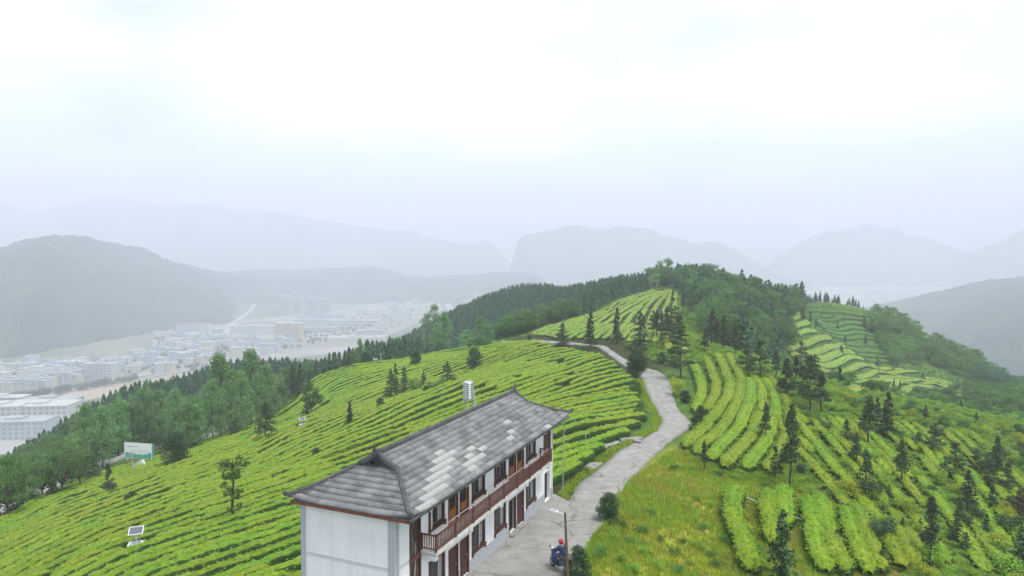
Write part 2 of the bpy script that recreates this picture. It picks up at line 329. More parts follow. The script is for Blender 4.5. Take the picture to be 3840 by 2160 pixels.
YARD = [tuple(RLx[0]), tuple(RRx[0])]+[tuple(at_z(px, py, FLOOR)[:2]) for px, py in yard_px[1:]]+[hpt(-3.5, 6.5), hpt(-3.5, -.05), hpt(20.6, -.05)]
HOUSE = [hpt(-.5,-5.6), hpt(20.5,-5.6), hpt(20.5,.2), hpt(-.5,.2)]
def paved(x, y): return np.minimum(poly_dist(x, y, ROAD), poly_dist(x, y, YARD))

# ---- outline of the big tea slope and its hill
edge = [tuple(gp(px, py)[:2]) for px, py in [(-250,2060),(0,1940),(155,1862),(298,1806),(435,1750),(708,1668),(870,1620),(1031,1552),(1118,1494),(1150,1436),(1240,1396),(1347,1370),(1534,1345),(1600,1330),(1728,1308),(1861,1284),(1993,1248),(2109,1208),(2258,1164),(2330,1125),(2440,1090)]]
TEA = edge+[tuple(gp(2507,1080)[:2]), tuple(gp(2560,1330)[:2]), tuple(gp(2300,1900)[:2]), (0, 20), (-60, 20)]

# ------------------------------------------------------------------ ground
def grid_mesh(x0, x1, nx, y0, y1, ny):
    X, Y = np.meshgrid(np.linspace(x0, x1, nx), np.linspace(y0, y1, ny)); i = np.arange(nx*ny).reshape(ny, nx)
    return X.ravel(), Y.ravel(), np.stack([i[:-1,:-1].ravel(), i[:-1,1:].ravel(), i[1:,1:].ravel(), i[1:,:-1].ravel()], 1)
xs = np.concatenate([np.linspace(-420,-152,22), np.arange(-148,-60,3.0), np.arange(-60,70,1.2), np.arange(70,212,3.0), np.linspace(222,480,20)])
ys = np.concatenate([np.linspace(-260,-10,18), np.arange(0,25,4.0), np.arange(25,135,1.2), np.arange(135,300,2.5), np.arange(300,440,5), np.linspace(450,720,20)])
X, Y = np.meshgrid(xs, ys); i = np.arange(X.size).reshape(X.shape)
F = np.stack([i[:-1,:-1].ravel(), i[:-1,1:].ravel(), i[1:,1:].ravel(), i[1:,:-1].ravel()], 1)
Z = T(X, Y); pd = paved(X, Y)
Z = Z - .25*np.clip((.1-pd)/.5, 0, 1)
MEADOW = [tuple(gp(*p)[:2]) for p in [(2300,1850),(2420,1760),(2520,1690),(2620,1690),(2700,1770),(2900,1800),(3000,1860),(3200,1920),(3330,2160),(3200,2260),(2180,2290),(2170,2100),(2215,2020),(2250,1970),(2260,1890)]]
def meadow_w(x, y): return np.clip(.5-poly_dist(x, y, MEADOW)/5, 0, 1)
gm = bpy.data.materials.new('hill_soil_and_grass'); gm.use_nodes = True
n = gm.node_tree; b = n.nodes['Principled BSDF']; b.inputs['Roughness'].default_value = .95; b.inputs['Specular IOR Level'].default_value = .1
t_ = n.nodes.new('ShaderNodeTexCoord')
def nramp(sc, stops, det=6):
    a = n.nodes.new('ShaderNodeTexNoise'); a.inputs['Scale'].default_value = sc; a.inputs['Detail'].default_value = det; a.inputs['Roughness'].default_value = .65
    r = n.nodes.new('ShaderNodeValToRGB'); n.links.new(t_.outputs['Object'], a.inputs[0]); n.links.new(a.outputs[0], r.inputs[0])
    r.color_ramp.elements[0].position = stops[0][0]; r.color_ramp.elements[0].color = (*stops[0][1], 1)
    r.color_ramp.elements[1].position = stops[-1][0]; r.color_ramp.elements[1].color = (*stops[-1][1], 1)
    for p_, c_ in stops[1:-1]: e = r.color_ramp.elements.new(p_); e.color = (*c_, 1)
    return r
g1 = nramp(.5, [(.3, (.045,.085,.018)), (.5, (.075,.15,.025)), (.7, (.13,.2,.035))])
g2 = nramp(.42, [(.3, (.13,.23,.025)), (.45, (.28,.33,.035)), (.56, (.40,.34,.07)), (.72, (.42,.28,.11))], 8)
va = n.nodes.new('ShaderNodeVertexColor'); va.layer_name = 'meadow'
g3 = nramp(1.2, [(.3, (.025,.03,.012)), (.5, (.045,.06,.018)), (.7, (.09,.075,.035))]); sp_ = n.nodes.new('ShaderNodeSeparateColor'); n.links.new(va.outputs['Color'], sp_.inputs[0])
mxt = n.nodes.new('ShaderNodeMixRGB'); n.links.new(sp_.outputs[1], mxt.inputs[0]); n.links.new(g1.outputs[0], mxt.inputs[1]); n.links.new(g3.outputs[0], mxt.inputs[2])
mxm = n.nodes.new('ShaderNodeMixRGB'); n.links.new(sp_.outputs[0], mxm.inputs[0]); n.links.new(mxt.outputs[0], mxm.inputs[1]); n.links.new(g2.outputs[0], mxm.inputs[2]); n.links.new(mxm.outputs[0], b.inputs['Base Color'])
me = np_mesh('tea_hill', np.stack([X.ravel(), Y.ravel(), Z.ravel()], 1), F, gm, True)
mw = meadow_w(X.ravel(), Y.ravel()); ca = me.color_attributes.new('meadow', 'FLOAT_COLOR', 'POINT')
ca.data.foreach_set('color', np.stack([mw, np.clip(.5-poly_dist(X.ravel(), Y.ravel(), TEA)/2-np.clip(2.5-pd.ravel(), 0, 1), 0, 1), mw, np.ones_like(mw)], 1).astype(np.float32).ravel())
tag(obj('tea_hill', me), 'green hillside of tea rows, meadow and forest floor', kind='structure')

# valley floor: fields and bare ground far below
vm = mat('valley_fields', (.05,.085,.035), (.26,.24,.19), .95, .0022, c3=(.11,.14,.07), detail=8)
x_, y_, f_ = grid_mesh(-7500, 7500, 60, -1400, 8600, 60)
tag(obj('valley_floor', np_mesh('valley_floor', np.stack([x_, y_, np.full_like(x_, VALLEY)], 1), f_, vm)), 'flat valley floor of fields and bare plots', kind='structure')

# lane and yard
def road_strip():
    n_, k = 90, 7; V = []
    zc = np.array([gnd(*((RLx[i]+RRx[i])/2)) for i in range(n_)]); zc[:4] = FLOOR; zc = np.convolve(np.pad(zc, 4, 'edge'), np.ones(9)/9, 'valid'); zc[0] = FLOOR
    ed = np.random.default_rng(3).normal(0, .07, (n_, 2))
    for i in range(n_):
        for j in range(k):
            t = j/(k-1); p = RLx[i]*(1-t)+RRx[i]*t; d = (RRx[i]-RLx[i]); d = d/np.hypot(*d)
            if 0 < i and j == 0: p = p+d*ed[i, 0]
            if 0 < i and j == k-1: p = p+d*ed[i, 1]
            zz = max(zc[i], gnd(*p)-.1)+.02
            if i == 0: dd = RLx[0]+RRx[0]-RLx[1]-RRx[1]; p = p+dd/np.hypot(*dd)*.7; zz = FLOOR-.012
            if i == 1: zz = FLOOR+.004
            V.append((p[0], p[1], zz))
    F = [(i*k+j, i*k+j+1, (i+1)*k+j+1, (i+1)*k+j) for i in range(n_-1) for j in range(k-1)]
    b0 = len(V)
    for i in range(n_):
        for j in (0, k-1): v = V[i*k+j]; V.append((v[0], v[1], v[2]-.5))
    for i in range(n_-1):
        F.append((i*k, (i+1)*k, b0+2*(i+1), b0+2*i)); F.append((i*k+k-1, b0+2*i+1, b0+2*(i+1)+1, (i+1)*k+k-1))
    return V, F
V, Fq = road_strip()
tag(obj('lane', np_mesh('lane', V, Fq, M_CONC)), 'narrow pale concrete lane winding over the saddle', kind='structure')
yb = bmesh.new()
yo = []
for a, b_ in zip(YARD, YARD[1:]+YARD[:1]):
    a = np.array(a); b_ = np.array(b_); m_ = max(1, int(np.hypot(*(b_-a))/1.2))
    for q in range(m_): yo.append(a+(b_-a)*q/m_)
ff = yb.faces.new([yb.verts.new((p[0], p[1], FLOOR)) for p in yo]); ex = bmesh.ops.extrude_face_region(yb, geom=[ff])
bmesh.ops.translate(yb, vec=(0, 0, -.6), verts=[v for v in ex['geom'] if isinstance(v, bmesh.types.BMVert)])
bmesh.ops.triangulate(yb, faces=yb.faces[:]); bmesh.ops.recalc_face_normals(yb, faces=yb.faces[:])
me = bpy.data.meshes.new('yard'); yb.to_mesh(me); yb.free(); me.materials.append(M_CONC)
tag(obj('yard', me), 'worn concrete yard in front of the house', kind='structure')

# ------------------------------------------------------------------ far hills and mountains
def ridge(name, label, pts, Y, front, back, mc, base_drop=0, rough=.05, seed=1, nx=150, nt=34, ymod=None, convex=False, shift=0):
    """a mountain: crest line through the given skyline, slopes with gullies falling to the valley on both sides"""
    pts = np.array(pts, float); xs_ = np.linspace(pts[0, 0], pts[-1, 0], nx); pys = np.interp(xs_, pts[:, 0], pts[:, 1])
    Yc = np.full(nx, Y, float) if ymod is None else Y*np.interp(xs_, *ymod)
    C = np.array([at(a, b, c) for a, b, c in zip(xs_, pys, Yc)]); V = []
    e = np.clip(np.minimum(np.arange(nx), np.arange(nx)[::-1])/(nx*.07), 0, 1); e = e*e*(3-2*e); C[:, 2] = VALLEY-6+(C[:, 2]-VALLEY+6)*e
    for j in range(nt):
        t = -1+2*j/(nt-1); tt = abs(t); w = front if t < 0 else back
        for i_ in range(nx):
            x, y, z = C[i_]; yy = y+t*w; hgt = z-VALLEY
            prof = (1-tt**1.7) if convex else (1-tt)**1.25*(1-.25*math.sin(math.pi*tt))
            nv = mnoise.fractal(Vector((x/ (Y*.09)+seed*7.3, yy/(Y*.14), seed)), .9, 2.1, 5)
            gul = abs(mnoise.noise(Vector((x/(Y*.05)+seed, t*.8, seed*3.1))))
            amp = min(1, tt*5)*(1-tt*.6)
            zz = VALLEY-6+(hgt+6)*prof+hgt*amp*(rough*3*nv-.28*gul*(1-tt)) + hgt*rough*.25*mnoise.noise(Vector((x/(Y*.012), yy/(Y*.012), seed))) + (5.5 if Y < 2000 else 8)*mnoise.noise(Vector((x/14, yy/14, seed)))
            if tt > .999: zz = VALLEY-8
            V.append((x+nv*w*.05*tt+(shift*tt if t < 0 else 0), yy, zz))
    i = np.arange(nx*nt).reshape(nt, nx)
    F = np.stack([i[:-1,:-1].ravel(), i[:-1,1:].ravel(), i[1:,1:].ravel(), i[1:,:-1].ravel()], 1)
    return tag(obj(name, np_mesh(name, V, F, mc, True)), label, kind='structure')
M_HILL = mat('wooded_hillside', (.014,.03,.024), (.06,.085,.05), .95, .012, c3=(.028,.048,.034), detail=12)
M_MTN = mat('wooded_mountain', (.012,.024,.024), (.035,.055,.045), .95, .004, detail=6)
ridge('mountain', 'long far mountain with a flat summit above the town', [(-500,800),(-200,742),(0,746),(130,775),(232,758),(309,752),(367,722),(483,727),(618,746),(700,748),(821,751),(870,768),(995,780),(1100,789),(1349,835),(1446,850),(1550,857),(1684,895),(1780,906),(1826,888),(1860,902),(1923,905),(1990,950)], 5600, 1500, 1200, M_MTN, seed=1, nx=200)
ridge('mountain', 'blue-grey far mountain of many small tops behind the saddle', [(1880,960),(1923,905),(1968,865),(2027,857),(2070,845),(2117,827),(2206,835),(2281,842),(2355,830),(2415,842),(2534,880),(2616,902),(2650,890),(2683,894),(2758,932),(2817,969),(2900,1010)], 4300, 900, 900, M_MTN, seed=2)
ridge('mountain', 'broad far mountain with three tops above the factory sheds', [(2840,1010),(2903,969),(2950,935),(3000,901),(3067,868),(3111,851),(3127,858),(3183,846),(3231,831),(3280,831),(3333,846),(3357,839),(3405,875),(3439,870),(3492,885),(3541,909),(3599,933),(3660,940),(3760,985)], 4700, 900, 900, M_MTN, seed=3)
ridge('mountain', 'far mountain rising out of frame beside the three-topped one', [(3560,990),(3640,945),(3705,916),(3763,892),(3840,843),(3960,800),(4200,840)], 4000, 800, 800, M_MTN, seed=4, nx=80)
ridge('mountain', 'faintest mountain behind the gap in the ranges', [(2400,960),(2600,925),(2760,915),(2900,930),(3100,960)], 7200, 900, 800, M_MTN, seed=9, nx=60)
ridge('hill', 'rounded wooded hill standing over the near edge of the town', [(-500,985),(-250,950),(0,932),(63,905),(110,893),(184,886),(242,884),(300,895),(367,913),(450,940),(531,963),(640,990),(744,1014),(821,1036),(900,1075)], 1800, 690, 800, M_HILL, convex=True, shift=290, seed=5, rough=.05, nt=110, nx=300, ymod=((-500,300,900),(.95,1.0,1.35)))
ridge('hill', 'low long wooded hill behind the tower blocks', [(760,1045),(850,1020),(960,1012),(1100,1012),(1250,1006),(1400,1003),(1460,1012),(1530,1035),(1600,1042),(1750,1030),(1900,1020),(2100,1035)], 3000, 560, 500, M_HILL, convex=True, seed=6, rough=.03, nx=220, nt=60)
ridge('hill', 'dark wooded hill across the gully beside the far sheds', [(3330,1215),(3381,1184),(3449,1157),(3531,1155),(3584,1133),(3647,1097),(3714,1070),(3772,1046),(3840,1049),(3960,1020),(4300,1000),(5000,1000),(5600,1010)], 1650, 950, 520, M_HILL, convex=True, shift=-520, seed=8, rough=.05, nt=90, nx=240)

# ------------------------------------------------------------------ foliage
def cards(C, s, rg, up=.4, out=None, asp=.55):
    """leaf-shaped rhombs at the points C"""
    n_ = len(C); N = rg.normal(size=(n_, 3)); N /= np.linalg.norm(N, axis=1)[:, None]
    N[:, 2] += up
    if out is not None: N += out
    N /= np.linalg.norm(N, axis=1)[:, None]+1e-9
    A = np.cross(N, rg.normal(size=(n_, 3))); A /= np.linalg.norm(A, axis=1)[:, None]+1e-9; B = np.cross(N, A)
    L_ = (s*(.6+.8*rg.random(n_)))[:, None] if np.ndim(s) == 0 else (s*(.6+.8*rg.random(n_)))[:, None]
    V = np.stack([C-A*L_, C-B*L_*asp, C+A*L_, C+B*L_*asp], 1).reshape(-1, 3)
    return V, np.arange(n_*4).reshape(-1, 4)
def clump_points(cl, per, rg, fill=.35):
    P = []; O = []
    for cx, cy, cz, r, rz in cl:
        k = max(4, int(per*(r*r)**.5*1)); d = rg.normal(size=(k, 3)); d /= np.linalg.norm(d, axis=1)[:, None]
        rad = (1-fill*rg.random(k)**1.5)
        P.append(np.array([cx, cy, cz])+d*np.stack([rad*r, rad*r, rad*rz], 1)); O.append(d*.9)
    return np.vstack(P), np.vstack(O)
def trunk_mesh(name, h, r0, r1, rg, limbs=(), bend=.02, n=7):
    b = MB(); pts = [(0, 0, -.06)]+[(rg.normal(0, bend)*t, rg.normal(0, bend)*t, h*t) for t in np.linspace(.15, 1, 6)]
    b.tube(pts, list(np.linspace(r0, r1, len(pts))), n)
    for p, q, ra in limbs: b.tube([p, q], [ra, ra*.4], 4)
    me = bpy.data.meshes.new(name); me.from_pydata(b.v, [], b.f); me.materials.append(M_BARK); return me
PROTO = {}
def proto(kind, var, m, P, O, size, tr, up=.35, asp=.55, seed=0):
    rg = np.random.default_rng(seed+900); V, F = cards(P, size, rg, up, O, asp)
    PROTO.setdefault(kind, []).append((np_mesh(kind+'_crown', V, F, m), tr))
for v in range(5):
    rg = np.random.default_rng(100+v); fat = (1, .8, 1.2, .9, 1.1)[v]; pw_ = (.8, 1.0, .65, .9, .55)[v]; lo = (.09, .16, .06, .2, .12)[v]
    # conifer: whorls of drooping boughs, unit height
    P = []; O = []; limbs = []
    for k in range(120):
        t = rg.random()**1.25*(.99-lo)+lo; Rr = .215*fat*(1-t)**pw_*(.6+.6*rg.random())+.012; a = rg.random()*6.283
        ns = 7+int(10*(1-t)); s_ = rg.random(ns)**.6; w = .18*Rr
        for q in s_:
            P.append((math.cos(a)*Rr*q+rg.normal(0, w*.45), math.sin(a)*Rr*q+rg.normal(0, w*.45), t-.12*Rr*q*q*2+rg.normal(0, .008))); O.append((math.cos(a)*.5, math.sin(a)*.5, .3))
        if t < .6 and k % 3 == 0: limbs.append(((0, 0, t), (math.cos(a)*Rr*.8, math.sin(a)*Rr*.8, t-.02), .005))
    for q in range(40): P.append((rg.normal(0, .008), rg.normal(0, .008), .9+.1*rg.random())); O.append((0, 0, .2))
    proto('conifer', v, M_CON, np.array(P), np.array(O), .026, trunk_mesh('trunk', .95, .02, .003, rg, limbs), .3, .5, v)
    # pine: bare lower trunk, ragged tiers
    P = []; O = []; cl = []; limbs = []
    for k in range(46):
        t = lo+.16+(.82-lo)*rg.random(); Rr = .185*fat*(1.02-t)**pw_*(.5+.8*rg.random()); a = rg.random()*6.283
        cl.append((math.cos(a)*Rr*.75, math.sin(a)*Rr*.75, t, .055*(1.25-t)+.012, .028)); limbs.append(((0, 0, t-.03), (math.cos(a)*Rr*.7, math.sin(a)*Rr*.7, t), .005))
    cl.append((0, 0, .97, .02, .04)); P, O = clump_points(cl, 1150, rg)
    proto('pine', v, M_PINE, P, O, .017, trunk_mesh('trunk', .95, .0125, .004, rg, limbs), .3, .4, v+10)
    # poplar: tall airy column of feathery clumps
    cl = []; limbs = []
    for k in range(60):
        t = .12+.86*rg.random(); Rr = .19*math.sin(min(1, (1.03-t)*1.9)*1.5)*rg.random()**.5*(.7 if t < .25 else 1); a = rg.random()*6.283
        cl.append((math.cos(a)*Rr, math.sin(a)*Rr, t, .045+.03*rg.random(), .07)); limbs.append(((0, 0, max(.05, t-.12)), (math.cos(a)*Rr, math.sin(a)*Rr, t), .004))
    P, O = clump_points(cl, 1200, rg, .6)
    proto('poplar', v, M_POP, P, O, .013, trunk_mesh('trunk', .92, .009, .002, rg, limbs[::3]), .2, .55, v+20)
    # round dark tree
    cl = []
    for k in range(44):
        t = .1+.85*rg.random(); Rr = .27*math.sin(math.pi*min(.93, max(.1, t*.85+.12)))*rg.random()**.35; a = rg.random()*6.283
        cl.append((math.cos(a)*Rr, math.sin(a)*Rr, t*.92, .11+.05*rg.random(), .105))
    P, O = clump_points(cl, 1100, rg, .45)
    proto('round', v, M_DARKB, P, O, .019, trunk_mesh('trunk', .7, .025, .008, rg), .3, .55, v+30)
    # broadleaf crown of billows
    cl = []; limbs = []
    for k in range(26):
        t = .32+.6*rg.random(); Rr = .4*math.sin(math.pi*min(.97, max(.15, (t-.12)*1.05)))*rg.random()**.4; a = rg.random()*6.283
        cl.append((math.cos(a)*Rr, math.sin(a)*Rr, t, .1+.07*rg.random(), .085)); limbs.append(((0, 0, .25), (math.cos(a)*Rr, math.sin(a)*Rr, t), .01))
    P, O = clump_points(cl, 1000, rg, .5)
    proto('broad', v, M_BROAD, P, O, .018, trunk_mesh('trunk', .5, .03, .012, rg, limbs), .3, .55, v+40)
    # slim tree: clear stem, tufts up the trunk
    cl = []; limbs = []
    for k in range(24):
        t = (.2+.75*rg.random()) if k > 7 else (.66+.3*rg.random()); big = 1 if t > .6 else .75
        a = rg.random()*6.283; Rr = .12*big*(.4+.7*rg.random())
        cl.append((math.cos(a)*Rr, math.sin(a)*Rr, t, .045*big+.02*rg.random(), .035)); limbs.append(((0, 0, t-.06), (math.cos(a)*Rr, math.sin(a)*Rr, t), .005))
    P, O = clump_points(cl, 900, rg, .5)
    proto('slim', v, M_SLIM, P, O, .021, trunk_mesh('trunk', .95, .02, .006, rg, limbs, .012), .3, .5, v+50)
    # shrub dome
    cl = [(rg.normal(0, .22), rg.normal(0, .22), .3+.45*rg.random(), .16+.16*rg.random(), .2) for k in range(9)]
    P, O = clump_points(cl, 420, rg, .5); P[:, 2] = np.maximum(P[:, 2], .02)
    proto('shrub', v, M_SHRUB, P, O, .04, trunk_mesh('stem', .4, .03, .012, rg), .45, .5, v+60)
    # mass-forest conifer, light
    P = []; O = []
    for k in range(330):
        t = rg.random()**1.2*.95+.04; Rr = .17*(1-t)**.85*(.6+.55*rg.random())+.008; a = rg.random()*6.283; q = rg.random()**.4
        P.append((math.cos(a)*Rr*q, math.sin(a)*Rr*q, t)); O.append((math.cos(a)*.5, math.sin(a)*.5, .3))
    proto('forest', v, M_FOR, np.array(P), np.array(O), .042, trunk_mesh('trunk', .9, .015, .003, rg), .3, .5, v+70)
NAMES = {'conifer': 'conifer_tree', 'pine': 'pine_tree', 'poplar': 'poplar_tree', 'round': 'round_tree', 'broad': 'broadleaf_tree', 'slim': 'young_tree', 'forest': 'plantation_conifer', 'shrub': 'shrub'}
plant_xy = []; RECOL = {}
def recolour(kind, v, m):
    me = PROTO[kind][v][0]
    if me.materials[0] is m: return me
    if (kind, v, m.name) not in RECOL: c = me.copy(); c.materials[0] = m; RECOL[(kind, v, m.name)] = c
    return RECOL[(kind, v, m.name)]
def plant(kind, x, y, h, wide=1.0, label=None, group=None, var=None, m=None, name=None, cat=None):
    v = rnd.randrange(5) if var is None else var; crown, trunk = PROTO[kind][v]
    o = empty(name or NAMES[kind], (x, y, gnd(x, y)-.03), rnd.random()*6.283, (h*wide, h*wide, h))
    obj('stem' if kind == 'shrub' else 'trunk', trunk, o)
    c = obj('foliage' if kind == 'shrub' else 'crown', crown, o)
    if m is not None:
        c.data = recolour(kind, v, m)
    plant_xy.append((x, y, h*wide*.2))
    return tag(o, label, cat or ('shrub' if kind == 'shrub' else 'tree'), group)
def plant_px(kind, px, py, hpx, wide=1.0, **k):
    p = gp(px, py); return plant(kind, p[0], p[1], hpx/FPX*p[1]*1.02, wide, **k)

# ------------------------------------------------------------------ tea hedges
PROF = np.array([(-.36,-.12),(-.5,.42),(-.44,.82),(-.18,1.0),(.18,1.0),(.44,.82),(.5,.42),(.36,-.12)])
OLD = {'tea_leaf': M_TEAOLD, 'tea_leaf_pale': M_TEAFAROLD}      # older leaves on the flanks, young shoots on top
hedge_n = 0
def hedge(line, w, h, label, group, m, dens, name='tea_hedge', step=.3, leaf=.1):
    """one clipped tea row along a ground line: lumpy body with leaf sprigs standing out of it"""
    global hedge_n
    ln = np.concatenate([[0], np.cumsum(np.hypot(*np.diff(line, axis=0).T))])
    n_ = max(4, int(ln[-1]/step)+1); s = np.linspace(0, ln[-1], n_); P = np.stack([np.interp(s, ln, line[:, k]) for k in (0, 1)], 1)
    d = np.gradient(P, axis=0); d /= np.hypot(*d.T)[:, None]+1e-9; nrm = np.stack([-d[:, 1], d[:, 0]], 1); rg = np.random.default_rng(hedge_n+5000); hedge_n += 1
    taper = np.sqrt(np.clip(np.minimum(s, ln[-1]-s)/(w*.55)+.12, 0, 1))
    def wob(scale, a):
        k = int(ln[-1]/scale)+3; return np.interp(s, np.linspace(0, ln[-1], k), rg.normal(0, a, k))
    ww = w*(1+wob(2.2, .05)+wob(.6, .035))*taper; hh = h*(1+wob(3.0, .06)+wob(.7, .04))*(.35+.65*taper); P = P+nrm*(wob(4, .06))[:, None]
    k = len(PROF); off = PROF[None, :, 0]*ww[:, None]*(1+rg.normal(0, .05, (n_, k))); up = PROF[None, :, 1]*hh[:, None]*(1+rg.normal(0, .055, (n_, k)))
    XY = P[:, None, :]+nrm[:, None, :]*off[..., None]+d[:, None, :]*rg.normal(0, step*.18, (n_, k))[..., None]
    Z = T(XY[..., 0], XY[..., 1]) + np.where(PROF[None, :, 1] < 0, -.1, up); V = np.concatenate([XY, Z[..., None]], -1).reshape(-1, 3)
    i = np.arange(n_*k).reshape(n_, k); F = np.stack([i[:-1,:-1].ravel(), i[1:,:-1].ravel(), i[1:,1:].ravel(), i[:-1,1:].ravel()], 1)
    caps = []
    for r_ in (0, n_-1):
        for q in range(1, k//2): caps.append([i[r_, q-1], i[r_, q], i[r_, k-1-q], i[r_, k-q]][::(1 if r_ else -1)])
    F = np.vstack([F, np.array(caps)])
    nl = int(ln[-1]*dens)
    if nl:
        q = rg.integers(0, n_, nl); b_ = rg.choice(np.array([1,2,2,3,3,4,4,5,5,6]), nl); C = V.reshape(n_, k, 3)[q, b_]+rg.normal(0, leaf*.6, (nl, 3)); C[:, :2] += d[q]*(rg.uniform(-.5, .5, nl)*step)[:, None]+nrm[q]*(rg.uniform(-.12, .12, nl)*w)[:, None]; C[:, 2] += leaf*.15
        Vl, Fl = cards(C, leaf, rg, 1.2, None, .55); F = np.vstack([F, Fl+len(V)]); V = np.vstack([V, Vl])
    c = np.array([P[n_//2, 0], P[n_//2, 1], 0]); c[2] = gnd(c[0], c[1])
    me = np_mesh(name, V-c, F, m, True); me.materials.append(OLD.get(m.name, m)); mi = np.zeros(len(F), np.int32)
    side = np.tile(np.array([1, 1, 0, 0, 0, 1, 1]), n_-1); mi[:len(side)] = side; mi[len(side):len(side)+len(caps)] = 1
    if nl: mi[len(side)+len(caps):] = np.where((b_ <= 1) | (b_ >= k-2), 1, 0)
    me.polygons.foreach_set('material_index', mi)
    return tag(obj(name, me, None, c), label, 'tea hedge', group)
keepout = [(p[0], p[1], r_) for p, r_ in [(gp(505,2062), .85), (gp(655,1748), 2.0), (gp(875,1966), .5), (gp(1135,1605), 1)]]
def usable(P, margin):
    x, y = P[:, 0], P[:, 1]; ok = (paved(x, y) > margin) & (poly_dist(x, y, HOUSE) > 1.0)
    for a, b_, r_ in keepout: ok &= np.hypot(x-a, y-b_) > r_
    return ok
def rows_from(guides, spacing, label, group, w, h, m, dens, margin=1.3, gap=.004, drop=0, step=.3, leaf=.1, minlen=2.5, extra=None, seed=0):
    rg = np.random.default_rng(seed+77); G = [smooth_line(np.array([gp(*p)[:2] for p in g]), 160) for g in guides]; rows = [(G[0], None)]
    for A, B in zip(G[:-1], G[1:]):               # rows between two guides; where the guides spread, new rows fork in between
        dA = np.gradient((A+B)/2, axis=0); dA /= np.hypot(*dA.T)[:, None]; dp = np.abs((A-B)[:, 0]*dA[:, 1]-(A-B)[:, 1]*dA[:, 0]); dp = np.convolve(np.pad(dp, 6, 'edge'), np.ones(13)/13, 'valid')
        lo_, hi_ = np.percentile(dp, 12), np.percentile(dp, 92); m1 = max(1, round(lo_/spacing)); nn = max(0, round(math.log2(max(1, hi_/(m1*spacing))))); K = m1*2**nn
        for j in range(1, K+1):
            tz = 0
            while tz < nn and j % (2**(tz+1)) == 0: tz += 1
            rows.append((A*(1-j/K)+B*j/K, np.ones(len(A), bool) if j == K or tz == nn else dp*2**tz/K >= .78*spacing))
    out = []
    for P, have in rows:
        ln = np.concatenate([[0], np.cumsum(np.hypot(*np.diff(P, axis=0).T))]); n_ = max(6, int(ln[-1]/.5)); s = np.linspace(0, ln[-1], n_)
        P = np.stack([np.interp(s, ln, P[:, k]) for k in (0, 1)], 1); ok = usable(P, margin)
        if have is not None: ok &= np.interp(s, ln, have.astype(float)) > .5
        if extra is not None: ok &= extra(P[:, 0], P[:, 1])
        for q in np.where(rg.random(n_) < gap)[0]: ok[q:q+2] = False
        if drop and rg.random() < drop: a = rg.integers(0, n_); ok[a:a+rg.integers(6, 30)] = False
        i = 0
        while i < n_:
            if ok[i]:
                j = i
                while j < n_ and ok[j]: j += 1
                if (j-i)*.5 > minlen: out.append(P[i:j])
                i = j
            else: i += 1
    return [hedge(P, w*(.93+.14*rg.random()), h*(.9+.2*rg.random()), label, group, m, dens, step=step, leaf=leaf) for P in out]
G1 = [(-250,2075),(0,1972),(155,1882),(298,1826),(435,1772),(708,1690),(870,1640),(1031,1572),(1118,1512),(1160,1445),(1240,1405),(1347,1378),(1534,1354),(1600,1340),(1728,1318),(1861,1292)]
G2 = [(-300,2200),(0,2043),(217,1937),(385,1875),(621,1782),(807,1720),(963,1664),(1118,1583),(1285,1500),(1500,1425),(1728,1352),(1900,1305),(1990,1292)]
G2b = [(-200,2230),(0,2120),(300,1975),(560,1875),(800,1795),(960,1735),(1080,1672),(1285,1585),(1500,1508),(1735,1421),(1950,1345),(2090,1305)]
G3 = [(-100,2270),(100,2160),(300,2055),(500,1968),(700,1895),(900,1838),(1080,1783),(1290,1705),(1450,1645),(1650,1565),(1850,1490),(2050,1420),(2200,1365),(2285,1345)]
G4 = [(100,2240),(250,2150),(435,2070),(621,2013),(807,1956),(994,1893),(1118,1856),(1500,1720),(1850,1600),(2076,1530),(2240,1495),(2380,1465),(2420,1450)]
G5 = [(350,2280),(559,2180),(807,2092),(1019,2030),(1118,1993),(1500,1860),(1850,1710),(2076,1618),(2187,1590),(2330,1568),(2446,1550)]
G6 = [(600,2290),(850,2190),(1000,2140),(1127,2090),(1500,1960),(1850,1810),(2076,1722),(2180,1690),(2290,1655),(2370,1630)]
G7 = [(900,2360),(1127,2260),(1500,2120),(1900,1900),(2076,1810),(2130,1785),(2170,1757)]
LS = ('clipped bright green tea row curving along the slope below the white house', 'tea rows on the slope below the house')
rows_from([G1, G2], 1.75, 'clipped tea row running along the lower slope beside the guard rail', 'tea rows beside the guard rail', 1.2, .85, M_TEA, 34, step=.45, leaf=.1, gap=.0012, seed=1)
rows_from([G2, G2b, G3], 1.72, 'long tea row crossing the middle of the slope by the dark tree clump', 'tea rows across the middle slope', 1.2, .85, M_TEA, 42, step=.42, leaf=.09, gap=.0015, seed=2)
rows_from([G3, G4, G5, G6, G7], 1.7, *LS, 1.14, .88, M_TEA, 85, step=.34, leaf=.072, gap=.0025, seed=3)
H = [[(1993,1258),(2109,1217),(2258,1172),(2330,1132),(2452,1093)], [(2080,1274),(2180,1238),(2265,1200),(2350,1150),(2470,1098)],
     [(2200,1278),(2270,1240),(2335,1190),(2400,1150),(2490,1098)], [(2330,1280),(2375,1240),(2405,1190),(2440,1140),(2505,1092)],
     [(2450,1300),(2470,1250),(2480,1200),(2500,1150),(2520,1095)], [(2570,1330),(2545,1280),(2530,1220),(2530,1150),(2530,1105)]]
rows_from(H, 1.65, 'tea row climbing the round hill above the lane bend', 'tea rows on the hill above the lane', 1.4, .75, M_TEAFAR, 12, step=.7, leaf=.16, gap=.004, seed=4)
